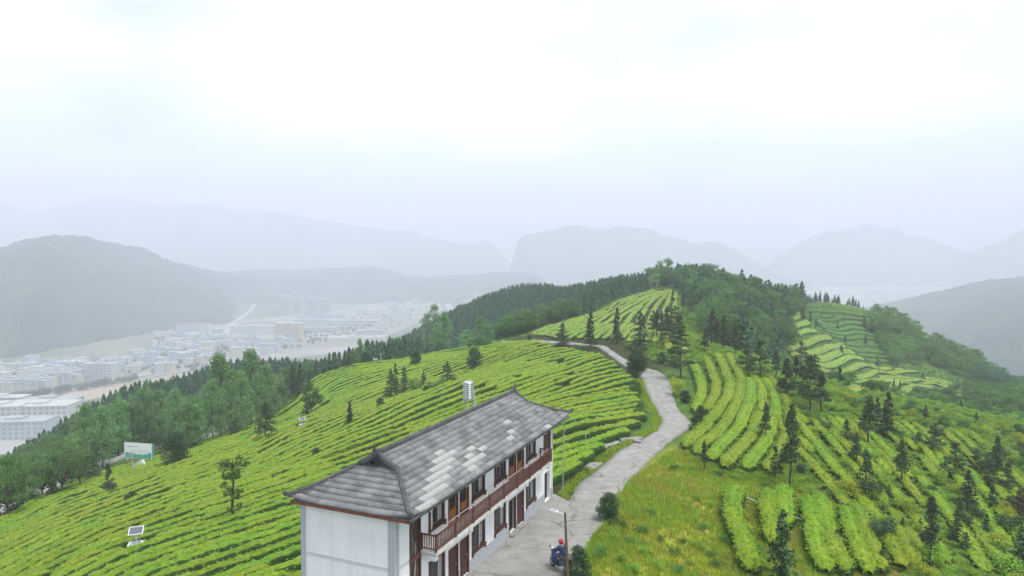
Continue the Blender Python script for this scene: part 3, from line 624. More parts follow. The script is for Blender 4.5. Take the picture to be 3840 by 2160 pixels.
RG_ = [[(2600,1370),(2628,1452),(2630,1500),(2605,1560),(2570,1625),(2548,1655)], [(2690,1340),(2728,1420),(2735,1480),(2705,1540),(2645,1620),(2570,1690)],
       [(2735,1340),(2772,1420),(2775,1490),(2745,1560),(2695,1635),(2610,1715)], [(2800,1380),(2845,1450),(2860,1520),(2838,1600),(2795,1680),(2720,1770)], [(2880,1420),(2945,1500),(2965,1590),(2935,1690),(2880,1780)]]
rows_from(RG_, 1.45, 'thick tea row curving down beside the right edge of the lane', 'tea rows on the far side of the lane', 1.3, .85, M_TEA, 80, step=.3, leaf=.08, gap=.006, drop=.2, seed=5)
# short thick hedges in the meadow
for pts in [[(2760,1858),(2745,1900),(2750,1990),(2795,2080),(2815,2170)], [(2890,1872),(2882,1930),(2892,2000),(2905,2060)], [(2942,1858),(2938,1920),(2940,1990)],
            [(3033,1890),(3045,1980),(3062,2050),(3095,2165)], [(3068,1882),(3092,1960),(3104,2030)], [(3112,2045),(3132,2100),(3160,2170)],
            [(3172,1930),(3192,2000),(3214,2080),(3250,2170)], [(3203,1920),(3230,1990),(3258,2070),(3300,2165)], [(3315,1985),(3345,2060),(3385,2150)], [(3345,1975),(3380,2050),(3420,2140)]]:
    P = smooth_line(np.array([gp(*p)[:2] for p in pts]), 60)
    hedge(P, 1.4, 1.0, 'short thick tea hedge running down the yellow meadow', 'tea hedges in the yellow meadow', M_TEA, 200, step=.22, leaf=.07)
SG = [[(2880,1560),(2950,1640),(3030,1740),(3120,1850),(3250,1980)], [(3030,1570),(3130,1680),(3230,1800),(3350,1940),(3470,2100)], [(3250,1600),(3380,1730),(3500,1870),(3620,2040),(3700,2170)],
      [(3450,1600),(3600,1740),(3720,1890),(3850,2080)], [(3640,1640),(3760,1760),(3880,1880)]]
rows_from(SG, 1.5, 'shaggy half-wild tea row among shrubs on the pine slope', 'half-wild tea rows on the pine slope', 1.25, .8, M_TEA, 70, step=.35, leaf=.1, gap=.006, drop=.45, minlen=3, seed=6)
PD = [[(3030,1172),(3130,1174),(3250,1186)], [(3060,1212),(3160,1217),(3280,1222)], [(3120,1262),(3220,1270),(3315,1275)], [(3190,1312),(3270,1322),(3345,1330)], [(3270,1368),(3350,1382)]]
rows_from(PD, 2.3, 'dark narrow terrace row on the far side of the spur', 'dark terrace rows on the spur', 1.1, .8, M_BROAD, 8, step=.9, leaf=.2, gap=0, minlen=4, seed=7)
PL = [[(2870,1250),(2960,1205),(3008,1180)], [(2920,1290),(3060,1245)], [(2970,1340),(3100,1312),(3165,1298)], [(3010,1375),(3150,1362),(3235,1350)], [(3130,1412),(3250,1412),(3330,1402),(3440,1396)], [(3170,1445),(3350,1432),(3460,1425),(3570,1445),(3690,1492)], [(3200,1475),(3350,1455),(3450,1455),(3540,1475),(3640,1497)]]
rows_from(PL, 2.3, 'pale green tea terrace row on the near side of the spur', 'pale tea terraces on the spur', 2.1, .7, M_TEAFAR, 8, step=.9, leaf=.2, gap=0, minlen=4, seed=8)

# ------------------------------------------------------------------ the house (local x = out of the front wall, local y = along it)
house = tag(empty('house', (HO[0], HO[1], 0), -YAW), 'two-storey white house with grey tiled roof and long brown balcony', 'house')
HL, HW, WT = 20.0, 5.2, 5.62                 # length, depth, top of the walls
Z0 = FLOOR-.3
BAYS = [2.3, 5.96, 9.75, 13.58, 17.4]
win_u = [(2.92, 4.36), (7.48, 8.97), (10.36, 11.85), (15.2, 16.72)]
door_u = [(4.81, 5.84), (6.03, 7.05), (12.36, 13.46), (13.64, 14.74)]
openings = [(a, b, 1.16, 2.52, 'win_l') for a, b in win_u]+[(a, b, FLOOR+.12, 2.32, 'door_l') for a, b in door_u]
openings += [(a, b, 4.1, 5.42, 'win_u') for a, b in win_u]+[(a, b, 3.45, 5.46, 'door_u') for a, b in door_u]
openings += [(1.19, 2.1, FLOOR+.05, 5.58, 'screen'), (18.3, 19.62, 3.5, 5.5, 'door_end'), (18.5, 19.55, FLOOR+.05, 2.2, 'gap_end')]
us = sorted({0, HL, *[o[0] for o in openings], *[o[1] for o in openings]}); zs = sorted({Z0, WT, *[o[2] for o in openings], *[o[3] for o in openings]})
b = MB()
for a0, a1 in zip(us[:-1], us[1:]):
    for z0, z1 in zip(zs[:-1], zs[1:]):
        cu, cz = (a0+a1)/2, (z0+z1)/2
        if any(o[0] < cu < o[1] and o[2] < cz < o[3] for o in openings): continue
        b.add([(0,a0,z0),(0,a1,z0),(0,a1,z1),(0,a0,z1)], [(0,1,2,3)])
for o in openings:
    u0, u1, z0, z1 = o[:4]; d = -.22
    b.add([(0,u0,z0),(0,u1,z0),(0,u1,z1),(0,u0,z1),(d,u0,z0),(d,u1,z0),(d,u1,z1),(d,u0,z1)], [(0,4,5,1),(1,5,6,2),(2,6,7,3),(3,7,4,0)])
b.add([(0,0,Z0),(-HW,0,Z0),(-HW,0,WT),(0,0,WT),(0,HL,Z0),(-HW,HL,Z0),(-HW,HL,WT),(0,HL,WT)], [(0,3,2,1),(4,5,6,7),(1,2,6,5)])
b.build('wall', M_WHITE, house)
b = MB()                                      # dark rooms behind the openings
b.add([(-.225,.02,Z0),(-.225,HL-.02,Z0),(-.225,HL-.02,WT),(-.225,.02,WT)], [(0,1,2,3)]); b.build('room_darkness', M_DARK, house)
def window(u0, u1, z0, z1, seed):
    r_ = random.Random(seed); f = MB(); w = .07
    f.box(-.06,.05,u0-.02,u0+w,z0,z1); f.box(-.06,.05,u1-w,u1+.02,z0,z1); f.box(-.06,.048,u0+w,u1-w,z1-w,z1); f.box(-.06,.048,u0+w,u1-w,z0,z0+w)
    wd = f.build('window', M_WOOD, house); n_ = 3; du = (u1-u0-2*w)/n_
    for k in range(n_):
        a = u0+w+k*du; cur = (k == 2 and r_.random() < .85)
        MB().box(-.14,-.12,a+.015,a+du-.015,z0+w,z1-w).build('pane', M_GLASS, wd)
        MB().box(-.11,-.085,a-.012,a+.012,z0+w,z1-w).build('mullion', M_WMETAL if k else M_WOOD, wd)
        if cur: MB().box(-.118,-.108,a+.1,a+du-.03,z0+w,z1-w-.1).build('curtain', M_CURTAIN, wd)
    for k in range(6):                         # slim bars
        a = u0+w+(k+.5)*(u1-u0-2*w)/6; MB().box(-.03,-.015,a-.008,a+.008,z0+w,z1-w).build('bar', M_WOOD, wd)
    s = MB(); s.box(.0,.12,u0-.09,u1+.09,z0-.1,z0-.012); s.box(.0,.085,u0-.1,u0+.03,z0-.26,z0-.1); s.box(.0,.085,u1-.03,u1+.1,z0-.26,z0-.1); s.box(.004,.07,u0+.03,u1-.03,z0-.16,z0-.1)
    s.build('sill', M_WOOD, wd)
    MB().box(-.02,.03,u0-.07,u0-.022,z0-.1,z1+.02).build('side_board', M_WOOD, wd)
for k, (a, c) in enumerate(win_u): window(a, c, 4.1, 5.42, k); window(a, c, 1.16, 2.52, k+10)
def door(u0, u1, z0, z1, style):
    f = MB(); w = .07
    f.box(-.1,.03,u0-.01,u0+w,z0,z1); f.box(-.1,.03,u1-w,u1+.01,z0,z1); f.box(-.1,.028,u0+w,u1-w,z1-w,z1)
    d = f.build('door', M_WOOD, house); a, c = u0+w+.01, u1-w-.01
    if style == 'plain':
        MB().box(-.09,-.05,a,c,z0,z1-w-.01).build('leaf', M_MAROON, d); MB().box(-.05,-.035,a+.12,c-.12,z0+.2,z0+.95).build('panel', M_MAROON, d); MB().box(-.05,-.035,a+.12,c-.12,z0+1.1,z1-.25).build('panel', M_MAROON, d)
        MB().box(-.05,.0,c-.13,c-.09,z0+.98,z0+1.08).build('handle', M_STEEL, d)
    elif style == 'ajar':
        lf = MB(); lf.add([(-.09,a,z0),(-.09,a,z1-.08),(-.2,c,z1-.08),(-.2,c,z0)], [(0,3,2,1)]); lf.build('leaf', M_DARK, d)  # near-black sheet painted as the unlit room past the ajar door
        MB().box(-.08,-.04,a,a+.2,z0,z1-w-.01).build('leaf', M_MAROON, d)
    else:
        zm = z0+.82; MB().box(-.09,-.05,a,c,z0,zm).build('leaf', M_ORANGE if style != 'open' else M_DARK, d)  # open style: near-black sheet painted as the unlit room, no real leaf
        if style == 'open': MB().box(-.085,-.035,a,c,zm-.42,zm).build('leaf', M_ORANGE, d)
        MB().box(-.1,-.08,a,c,zm,z1-w-.01).build('pane', M_GLASS, d)
        if style != 'open':
            MB().box(-.075,-.045,a,a+.1,zm,z1-.08).build('stile', M_ORANGE, d); MB().box(-.075,-.045,c-.1,c,zm,z1-.08).build('stile', M_ORANGE, d)
            for k in range(5):
                zz = zm+.1+k*.21; MB().box(-.07,-.05,a+.1,c-.1,zz,zz+.025).build('lattice_bar', M_WOOD, d)
            for k in range(3):
                uu = a+.16+k*(c-a-.32)/2; MB().box(-.068,-.052,uu-.012,uu+.012,zm,z1-.08).build('lattice_bar', M_WOOD, d)
        else:
            MB().box(-.075,-.045,c-.1,c,zm,z1-.08).build('stile', M_ORANGE, d)
            MB().box(-.075,-.045,a,a+.07,zm,z1-.08).build('stile', M_ORANGE, d)
for k, (a, c) in enumerate(door_u):
    door(a, c, 3.45, 5.46, 'open' if k == 1 else 'lattice'); door(a, c, FLOOR+.12, 2.32, 'ajar' if k == 2 else 'plain')
    MB().box(-.05,.34,a-.05,c+.05,FLOOR-.1,FLOOR+.11).build('door_step', M_STONE, house)
# end openings
sc_ = MB().box(-.12,-.06,1.2,2.09,FLOOR+.05,5.57).build('timber_screen', M_OLDWOOD, house)
for k in range(3): MB().box(-.055,-.035,1.2+k*.3+.02,1.2+k*.3+.06,FLOOR+.1,5.5).build('batten', M_WOOD, sc_)
MB().box(-.03,.05,1.12,2.16,3.16,3.36).build('cross_beam', M_WOODR, sc_)
MB().box(-.05,.03,1.15,1.24,FLOOR,3.155).build('post', M_WOOD, sc_); MB().box(-.05,.03,2.04,2.13,FLOOR,3.155).build('post', M_WOOD, sc_)
MB().box(-.05,.03,1.15,1.24,3.365,5.57).build('post', M_WOOD, sc_); MB().box(-.05,.03,2.04,2.13,3.365,5.57).build('post', M_WOOD, sc_)
door(18.3, 19.62, 3.5, 5.5, 'plain')
MB().box(-.2,-.15,18.52,19.0,FLOOR,2.18).build('door', M_MAROON, house)
# grey brick trim: mortar bed with single bricks
def bricks(part, face, a0, a1, z0, z1, bl=.4, bh=.15):
    """face: 'front' (plane x=0) or 'gable' (plane y=0)"""
    mb = MB()
    if face == 'front': mb.box(-.01,.022,a0,a1,z0,z1)
    else: mb.box(a0,a1,-.022,.01,z0,z1)
    p = mb.build(part, M_MORTAR, house); rows = max(1, round((z1-z0)/bh)); hh = (z1-z0)/rows
    for r_ in range(rows):
        u = a0-(bl/2 if r_ % 2 else 0)
        while u < a1-.01:
            s0, s1 = max(u, a0)+.007, min(u+bl, a1)-.007; u += bl
            if s1-s0 < .04: continue
            zz0, zz1 = z0+r_*hh+.007, z0+(r_+1)*hh-.007; o = bpy.data.objects.new('brick', BRICK); link(o, p)
            if face == 'front': o.location = (.022, (s0+s1)/2, (zz0+zz1)/2); o.scale = (.024, s1-s0, zz1-zz0)
            else: o.location = ((s0+s1)/2, -.022, (zz0+zz1)/2); o.scale = (s1-s0, .024, zz1-zz0)
    return p
bb = MB().box(-.5,.5,-.5,.5,-.5,.5); BRICK = bpy.data.meshes.new('brick'); BRICK.from_pydata(bb.v, [], bb.f); BRICK.materials.append(M_BRICK)
bricks('corner_pillar', 'gable', -.38, .022, Z0, WT-.02, .36, .15); bricks('corner_pillar', 'front', .0, .26, Z0, WT-.02, .26, .15)
bricks('corner_pillar', 'gable', -HW, -HW+.3, Z0, WT-.02, .3, .15)
b = MB(); b.box(-HW+.302,-.382,-.016,.01,3.24,3.4); band = b.build('brick_band', M_BAND, house); MB().box(-.01,.016,.262,1.11,3.24,3.4).build('brick_band', M_BAND, house)
prev = .262
for a, c in [(1.15, 2.13)]+door_u+[(18.5, 19.55)]:
    if a-.03-prev > .12: bricks('plinth', 'front', prev, a-.03, FLOOR-.05, .86, .5, .16)
    prev = c+.03
bricks('plinth', 'front', prev, HL, FLOOR-.05, .86, .5, .16)
# balcony
BA0, BA1, BV = 2.15, 17.6, .82
bal = MB().box(-.05,BV+.04,BA0-.05,BA1+.05,3.24,3.42).build('balcony', M_STAIN, house)
MB().box(.0,BV+.045,BA0-.07,BA0-.052,3.26,3.41).build('end_facing', M_BRICK, bal)
for u in BAYS:
    MB().box(.0,BV-.06,u-.13,u+.13,2.98,3.238).build('beam', M_WHITE, bal)
    MB().box(.0,.5,u-.12,u+.12,5.3,5.56).build('eave_beam', M_WHITE, house)
RT, RB = 4.24, 3.52
MB().box(BV-.05,BV+.03,BA0-.03,BA1+.03,RT-.07,RT).build('top_rail', M_WOODR, bal); MB().box(BV-.03,BV+.015,BA0,BA1,RB,RB+.06).build('bottom_rail', M_WOODR, bal)
MB().tube([(BV-.16,BA0+.1,RT+.05),(BV-.16,BA1-.1,RT+.05)], .03, 6).build('hand_rail', M_WOODG, bal)
for e in (BA0, BA1):
    MB().box(.02,BV-.06,e-.03,e+.03,RT-.068,RT-.002).build('top_rail', M_WOODR, bal); MB().box(.02,BV-.06,e-.02,e+.02,RB+.002,RB+.058).build('bottom_rail', M_WOODR, bal)
    for k in range(6):
        x = .1+k*.115; MB().box(x-.018,x+.018,e-.018,e+.018,RB+.06,RT-.07).build('baluster', M_WOODR, bal)
    MB().box(.0,.07,e-.035,e+.035,3.42,RT+.01).build('post', M_WOODR, bal)
bs = MB().box(-.018,.018,-.02,.02,RB+.06,RT-.07); BME = bpy.data.meshes.new('baluster'); BME.from_pydata(bs.v, [], bs.f); BME.materials.append(M_WOODR)
nb = int((BA1-BA0)/.135)
for k in range(1, nb):
    o = bpy.data.objects.new('baluster', BME); link(o, bal); o.location = (BV-.01, BA0+k*(BA1-BA0)/nb, 0)
for k in range(9):
    u = BA0+k*(BA1-BA0)/8; MB().box(BV-.055,BV+.035,u-.045,u+.045,3.42,RT+.06).build('post', M_WOODR, bal)
    if 0 < k < 8: MB().tube([(BV-.16,u,RT+.05),(BV-.05,u,RT-.02)], .015, 5).build('rail_bracket', M_WMETAL, bal)
# rain pipes
MB().tube([(.42,2.9,5.62),(.3,2.95,5.45),(.12,3.0,5.36),(.07,3.02,5.0),(.07,3.02,3.44)], .04, 6).build('rain_pipe', M_WMETAL, house)
MB().tube([(.62,19.95,5.72),(.3,19.9,5.45),(.07,19.86,5.3),(.07,19.86,.3)], .035, 6).build('rain_pipe', M_WMETAL, house)
MB().tube([(.7,20.6,5.8),(.66,20.55,3.4),(.64,20.5,FLOOR)], .035, 6).build('rain_pipe', M_GALV, house)
MB().tube([(.05,8.25,3.2),(.05,8.25,1.0),(.06,8.3,.3)], .015, 5).build('hose', M_WMETAL, house)

# roof: lower hipped skirt, small gable at each end, corrugated tiles laid in courses
EV0, EV1, RV = .95, -5.6, -2.33; ZE, ZRG = 5.82, 7.70; GU0, GU1 = 2.2, 18.35; EU0, EU1 = -.28, 21.0
BKV, BKZ = -1.28, 7.06                         # where the hips meet the gable foot
roof = empty('roof'); roof.parent = house
def zf(v): return ZE+(ZRG-ZE)*(EV0-v)/(EV0-RV)
def hip0(v): return EU0+(GU0-EU0)*np.clip((EV0-v)/(EV0-BKV), 0, 1)
def hip1(v): return EU1+(GU1-EU1)*np.clip((EV0-v)/(EV0-BKV), 0, 1)
BKV2 = RV-(BKV-RV)
def lift(u): return .16*max(0, 1-(u-EU0)/2.2)**2+.2*max(0, 1-(EU1-u)/2.6)**2     # corners sweep up a little
dk = MB(); th = -.06
fr = [(EV0,EU0),(EV0,EU1),(BKV,GU1),(RV,GU1),(RV,GU0),(BKV,GU0)]
dk.add([(v,u,zf(v)+th) for v, u in fr], [(0,1,2,3,4,5)])
bk = [(EV1,EU0),(EV1,EU1),(BKV2,GU1),(RV,GU1),(RV,GU0),(BKV2,GU0)]
zb_ = lambda v: ZE+(ZRG-ZE)*(v-EV1)/(RV-EV1)
dk.add([(v,u,zb_(v)+th) for v, u in bk], [(5,4,3,2,1,0)])
for ue, ug, fl in ((EU0,GU0,1),(EU1,GU1,-1)):
    q = [(EV0,ue,ZE+th),(BKV,ug,BKZ+th),(BKV2,ug,BKZ+th),(EV1,ue,ZE+th)]; dk.add(q, [(0,1,2,3)][::1] if fl > 0 else [(3,2,1,0)])
dk.add([(EV0,EU0,ZE-.07),(EV0,EU1,ZE-.07),(EV1,EU1,ZE-.07),(EV1,EU0,ZE-.07)], [(0,1,2,3)])
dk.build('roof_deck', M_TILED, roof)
NT, TW, CRS = 6, .8, .345
def tile_mesh(p00, p10, p01, p11, nrm, m, lip=.03, ncol=12):
    """corrugated tile: bottom edge p00-p10, top edge p01-p11; the lower lip stands proud of the course below"""
    V = []; nrm = np.array(nrm)
    for j, (a, c, lf) in enumerate(((p00, p10, lip+.03), (p01, p11, .0))):
        for k in range(ncol+1):
            t = k/ncol; p = np.array(a)*(1-t)+np.array(c)*t; V.append(p+nrm*(lf+(.06 if k % 2 else 0)))
    for k in range(ncol+1): t = k/ncol; V.append(np.array(p00)*(1-t)+np.array(p10)*t+nrm*(-.012))
    n1 = ncol+1; F = [(k, k+1, n1+k+1, n1+k) for k in range(ncol)]+[(2*n1+k, 2*n1+k+1, k+1, k) for k in range(ncol)]
    return np_mesh('roof_tile', V, F, m)
trg = random.Random(11)
sl = math.hypot(EV0-RV, ZRG-ZE); nrF = np.array([(ZRG-ZE), 0, (EV0-RV)])/sl; ncr = round(sl/CRS)
pale_all = {(0,1),(1,1),(0,2),(1,2),(2,3),(1,3),(2,4),(3,4),(1,4),(2,5),(3,5),(4,5),(3,6),(4,6),(5,6),(4,7),(5,7),(6,7),(7,7),(2,6),(1,6),(0,5),(3,8),(4,8),(2,8),(5,8),(1,8),(2,9),(3,9),(1,10),(2,10),(4,10),(3,11),(2,11),(3,13),(2,12),(4,14),(2,15),(3,16),(5,17),(0,21),(1,21)}
pale_mid = {(0,3),(1,0),(0,4),(1,5),(3,7),(0,6),(2,2),(3,3),(6,6),(0,8),(1,9),(7,6),(8,6),(4,4),(0,10)}
pale = {k for k in pale_all if (k[0]*7+k[1]*3) % 5 not in (0, 2)}
nP = 0
for r_ in range(ncr):
    v0 = EV0-(EV0-RV)*r_/ncr; v1 = EV0-(EV0-RV)*(r_+1)/ncr; z0, z1 = zf(v0), zf(v1); A0, A1 = float(hip0(v0)), float(hip1(v0)); B0, B1 = float(hip0(v1)), float(hip1(v1))
    if v1 < BKV-.02: A0 = B0 = GU0-.16; A1 = B1 = GU1+.16
    k = 0; u = EU0
    while u < EU1-.01:
        u2 = min(u+TW, EU1); key = (r_, k)
        lo0, lo1 = min(max(u, A0), A1), min(max(u2, A0), A1); hi0, hi1 = min(max(u, B0), B1), min(max(u2, B0), B1)
        kk = k; k += 1; uu = u; u = u2
        if lo1-lo0 < .05 and hi1-hi0 < .05: continue
        if r_ == 3 and kk == 25 or (r_ == 2 and kk == 25): continue          # slipped tiles leave a hole
        x = trg.random(); dark_zone = math.exp(-((uu-13.5)/3.2)**2-((r_-4.5)/2.5)**2)
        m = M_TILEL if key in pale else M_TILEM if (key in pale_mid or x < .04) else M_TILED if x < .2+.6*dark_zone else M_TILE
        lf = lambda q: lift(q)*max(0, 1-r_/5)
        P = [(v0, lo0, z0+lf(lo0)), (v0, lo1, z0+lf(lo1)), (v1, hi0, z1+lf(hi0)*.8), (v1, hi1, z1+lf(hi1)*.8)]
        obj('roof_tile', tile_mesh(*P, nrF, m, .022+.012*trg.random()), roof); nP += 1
ncg = 8; sg = math.hypot(GU0-EU0, BKZ-ZE); nrG = np.array([0, -(BKZ-ZE), GU0-EU0])/sg
for r_ in range(ncg):                           # near hipped end
    t0, t1 = r_/ncg, (r_+1)/ncg; u0, u1 = EU0+(GU0-EU0)*t0, EU0+(GU0-EU0)*t1; z0, z1 = ZE+(BKZ-ZE)*t0, ZE+(BKZ-ZE)*t1
    a0, a1, c0, c1 = EV1+(BKV2-EV1)*t0, EV0+(BKV-EV0)*t0, EV1+(BKV2-EV1)*t1, EV0+(BKV-EV0)*t1; v = EV1
    while v < EV0-.01:
        v2 = min(v+TW, EV0); lo0, lo1 = min(max(v, a0), a1), min(max(v2, a0), a1); hi0, hi1 = min(max(v, c0), c1), min(max(v2, c0), c1); v = v2
        if lo1-lo0 < .05 and hi1-hi0 < .05: continue
        x = trg.random(); lf = lambda q: .16*max(0, 1-min(q-EV1, EV0-q)/1.6)**2*max(0, 1-r_/4)
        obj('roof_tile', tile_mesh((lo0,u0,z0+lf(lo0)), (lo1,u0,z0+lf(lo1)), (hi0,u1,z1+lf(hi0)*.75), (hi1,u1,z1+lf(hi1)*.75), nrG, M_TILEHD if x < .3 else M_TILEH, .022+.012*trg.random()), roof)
# the two roof faces turned away, in one piece
Vb, Fb = [], []
nrB = np.array([-(ZRG-ZE), 0, RV-EV1]); nrB = nrB/np.linalg.norm(nrB); nrH = np.array([0, BKZ-ZE, EU1-GU1]); nrH = nrH/np.linalg.norm(nrH)
for r_ in range(ncr):
    v0 = EV1+(RV-EV1)*r_/ncr; v1 = EV1+(RV-EV1)*(r_+1)/ncr; tt = min(1, (v0-EV1)/(BKV2-EV1)); a0 = EU0+(GU0-EU0)*tt; a1 = EU1+(GU1-EU1)*tt; n_ = 90; base = len(Vb)
    for v, q in ((v0, .04), (v1, 0)):
        for k in range(n_+1): Vb.append(np.array([v, a0+(a1-a0)*k/n_, zb_(v)])+nrB*(q+(.024 if k % 2 else 0)))
    Fb += [(base+k+1, base+k, base+n_+1+k, base+n_+2+k) for k in range(n_)]
for r_ in range(ncg):
    t0, t1 = r_/ncg, (r_+1)/ncg; base = len(Vb); n_ = 50
    for t, q in ((t0, .04), (t1, 0)):
        c0, c1 = EV1+(BKV2-EV1)*t, EV0+(BKV-EV0)*t
        for k in range(n_+1): Vb.append(np.array([c0+(c1-c0)*k/n_, EU1+(GU1-EU1)*t, ZE+(BKZ-ZE)*t])+nrH*(q+(.024 if k % 2 else 0)))
    Fb += [(base+k, base+k+1, base+n_+2+k, base+n_+1+k) for k in range(n_)]
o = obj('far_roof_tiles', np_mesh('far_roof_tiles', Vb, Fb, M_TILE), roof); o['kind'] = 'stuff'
# caps
def cap(name, pts, w=.13, h=.16, m=M_CAP):
    b = MB(); pts = [Vector(p) for p in pts]; n_ = len(pts); base = 0
    for i_, p in enumerate(pts):
        d = (pts[min(i_+1, n_-1)]-pts[max(i_-1, 0)]); s_ = Vector((-d.y, d.x, 0)).normalized()*w
        for q in (p-s_-Vector((0,0,.07)), p-s_*.85+Vector((0,0,h*.7)), p+Vector((0,0,h)), p+s_*.85+Vector((0,0,h*.7)), p+s_-Vector((0,0,.07))): b.v.append(tuple(q))
    for i_ in range(n_-1):
        for k in range(4): b.f.append((i_*5+k, i_*5+k+1, (i_+1)*5+k+1, (i_+1)*5+k))
    b.f += [(0,1,2,3,4), tuple(reversed(range((n_-1)*5, n_*5)))]
    return b.build(name, m, roof)
cap('ridge_cap', [(RV,GU0-.35,ZRG+.16),(RV,GU0-.05,ZRG+.06)]+[(RV,u,ZRG+.03) for u in np.linspace(GU0+.6, GU1-.6, 12)]+[(RV,GU1+.05,ZRG+.06),(RV,GU1+.35,ZRG+.18)], .15, .2)
for ue, ug, sgn in ((EU0, GU0, -1), (EU1, GU1, 1)):
    for ev, bv in ((EV0, BKV), (EV1, BKV2)):
        lft = .16 if sgn < 0 else .2; ov = .12 if ev > 0 else -.12
        cap('hip_cap', [(ev+ov*1.4, ue+sgn*.22, ZE+lft+.16), (ev, ue, ZE+lft+.05)]+[(ev+(bv-ev)*t, ue+(ug-ue)*t, ZE+(BKZ-ZE)*t+lft*max(0, 1-t*2)**2+.04) for t in (.12,.25,.4,.6,.8,1.0)], .11, .15)
        cap('gable_rake', [(bv, ug+sgn*.1, BKZ+.07), ((bv+RV)/2, ug+sgn*.14, (BKZ+ZRG)/2+.06), (RV, ug+sgn*.16, ZRG+.1)], .13, .16)
    MB().tube([(RV,ug+sgn*.35,ZRG+.28),(RV,ug+sgn*.42,ZRG+.5),(RV,ug+sgn*.34,ZRG+.66)], [.05,.045,.012], 6).build('finial', M_CAP, roof)
    g = MB(); g.add([(BKV,ug+sgn*.0,BKZ-.05),(BKV2,ug,BKZ-.05),(RV,ug,ZRG)], [(0,1,2)]); gb = g.build('gable_panel', M_CAP, roof)
    MB().box(RV-.5,RV-.2,ug+sgn*.03-.01,ug+sgn*.03+.01,BKZ+.1,BKZ+.25).build('vent', M_DARK, gb)
    MB().box(EV1+.02,EV0-.02,ue-sgn*.02-.015,ue-sgn*.02+.015,ZE-.17,ZE-.03).build('eave_board', M_FASCIA, roof)
MB().box(EV0-.045,EV0-.015,EU0+.05,EU1-.05,ZE-.16,ZE-.05).build('eave_board', M_CAP, roof)
MB().box(EV1+.015,EV1+.045,EU0+.05,EU1-.05,ZE-.16,ZE-.05).build('eave_board', M_CAP, roof)

# ------------------------------------------------------------------ things round the house
# water tank on its stand behind the house
tp = at(1757, 1496, 66); tx, ty = tp[0], tp[1]; tz = gnd(tx, ty); top = tp[2]-tz
tank = tag(empty('water_tank', (tx, ty, tz)), 'ribbed stainless steel water tank on a tall frame behind the house', 'water tank')
prof = []; r_t = .52; ht = 1.65
for k in range(8):
    z = top+ht*k/8; prof += [(r_t-.03, z), (r_t, z+.03), (r_t, z+ht/8-.03), (r_t-.03, z+ht/8)]
prof += [(r_t-.06, top+ht+.05), (r_t-.2, top+ht+.1), (.16, top+ht+.12)]
MB().lathe(prof, 28).build('tank_body', M_STEEL, tank)
MB().lathe([(.15, top+ht+.1), (.15, top+ht+.17), (.05, top+ht+.2)], 14, (.12, .05, 0)).build('lid', M_STEEL, tank); MB().tube([(.35,0,top+ht+.05),(.38,0,top+ht+.22)], .03, 6).build('vent_pipe', M_WMETAL, tank)
for k in range(4):
    a = math.pi/4+k*math.pi/2; MB().tube([(math.cos(a)*.62, math.sin(a)*.62, -.2), (math.cos(a)*.5, math.sin(a)*.5, top)], .035, 6).build('leg', M_GALV, tank)
    c = a+math.pi/2
    for zz in (top*.35, top*.7): MB().tube([(math.cos(a)*.58, math.sin(a)*.58, zz), (math.cos(c)*.58, math.sin(c)*.58, zz)], .02, 5).build('brace', M_GALV, tank)
MB().box(-.5,.5,-.5,.5,top-.06,top-.005).build('platform', M_GALV, tank)
MB().tube([(.5,-.1,top+1.0),(.6,-.12,top+.6),(.72,-.15,0)], .03, 6).build('pipe', M_WMETAL, tank); MB().tube([(.0,-.1,top),(.02,-.12,0)], .03, 6).build('pipe', M_WMETAL, tank)

# street lamp
lp = at_z(2131, 2235, 0); lz = gnd(lp[0], lp[1]); lt = at(2119, 1922, lp[1])
lamp = tag(empty('street_lamp', (lp[0], lp[1], lz)), 'leaning wooden pole with a white framed solar lamp over the yard', 'street lamp')
hx, hz = lt[0]-lp[0], lt[2]-lz
MB().tube([(0,0,-.3),(hx*.3,0,hz*.33),(hx*.7,0,hz*.7),(hx,0,hz)], [.085,.078,.066,.055], 9).build('pole', M_POLE, lamp)
hd = at(2066, 1911, lp[1]+.5)-np.array([lp[0], lp[1], lz]); a = np.array([hx, 0, hz-.1]); d = (hd-a)/np.linalg.norm(hd-a); s_ = np.cross(d, [0,0,1]); s_ /= np.linalg.norm(s_); nn = np.cross(s_, d)
e1 = a+(hd-a)*.55; MB().tube([a, e1], .022, 6).build('arm', M_WMETAL, lamp)
def slab(p, q, w, z0, z1): 
    b = MB(); c = [p-s_*w, q-s_*w, q+s_*w, p+s_*w]; return b.add([x+nn*z0 for x in c]+[x+nn*z1 for x in c], [(0,3,2,1),(4,5,6,7),(0,1,5,4),(1,2,6,5),(2,3,7,6),(3,0,4,7)])
lh = slab(e1, hd, .13, -.03, .03).build('lamp_head', M_WMETAL, lamp); slab(e1+(hd-e1)*.08, hd-(hd-e1)*.08, .1, .031, .036).build('solar_panel', M_GALV, lh)

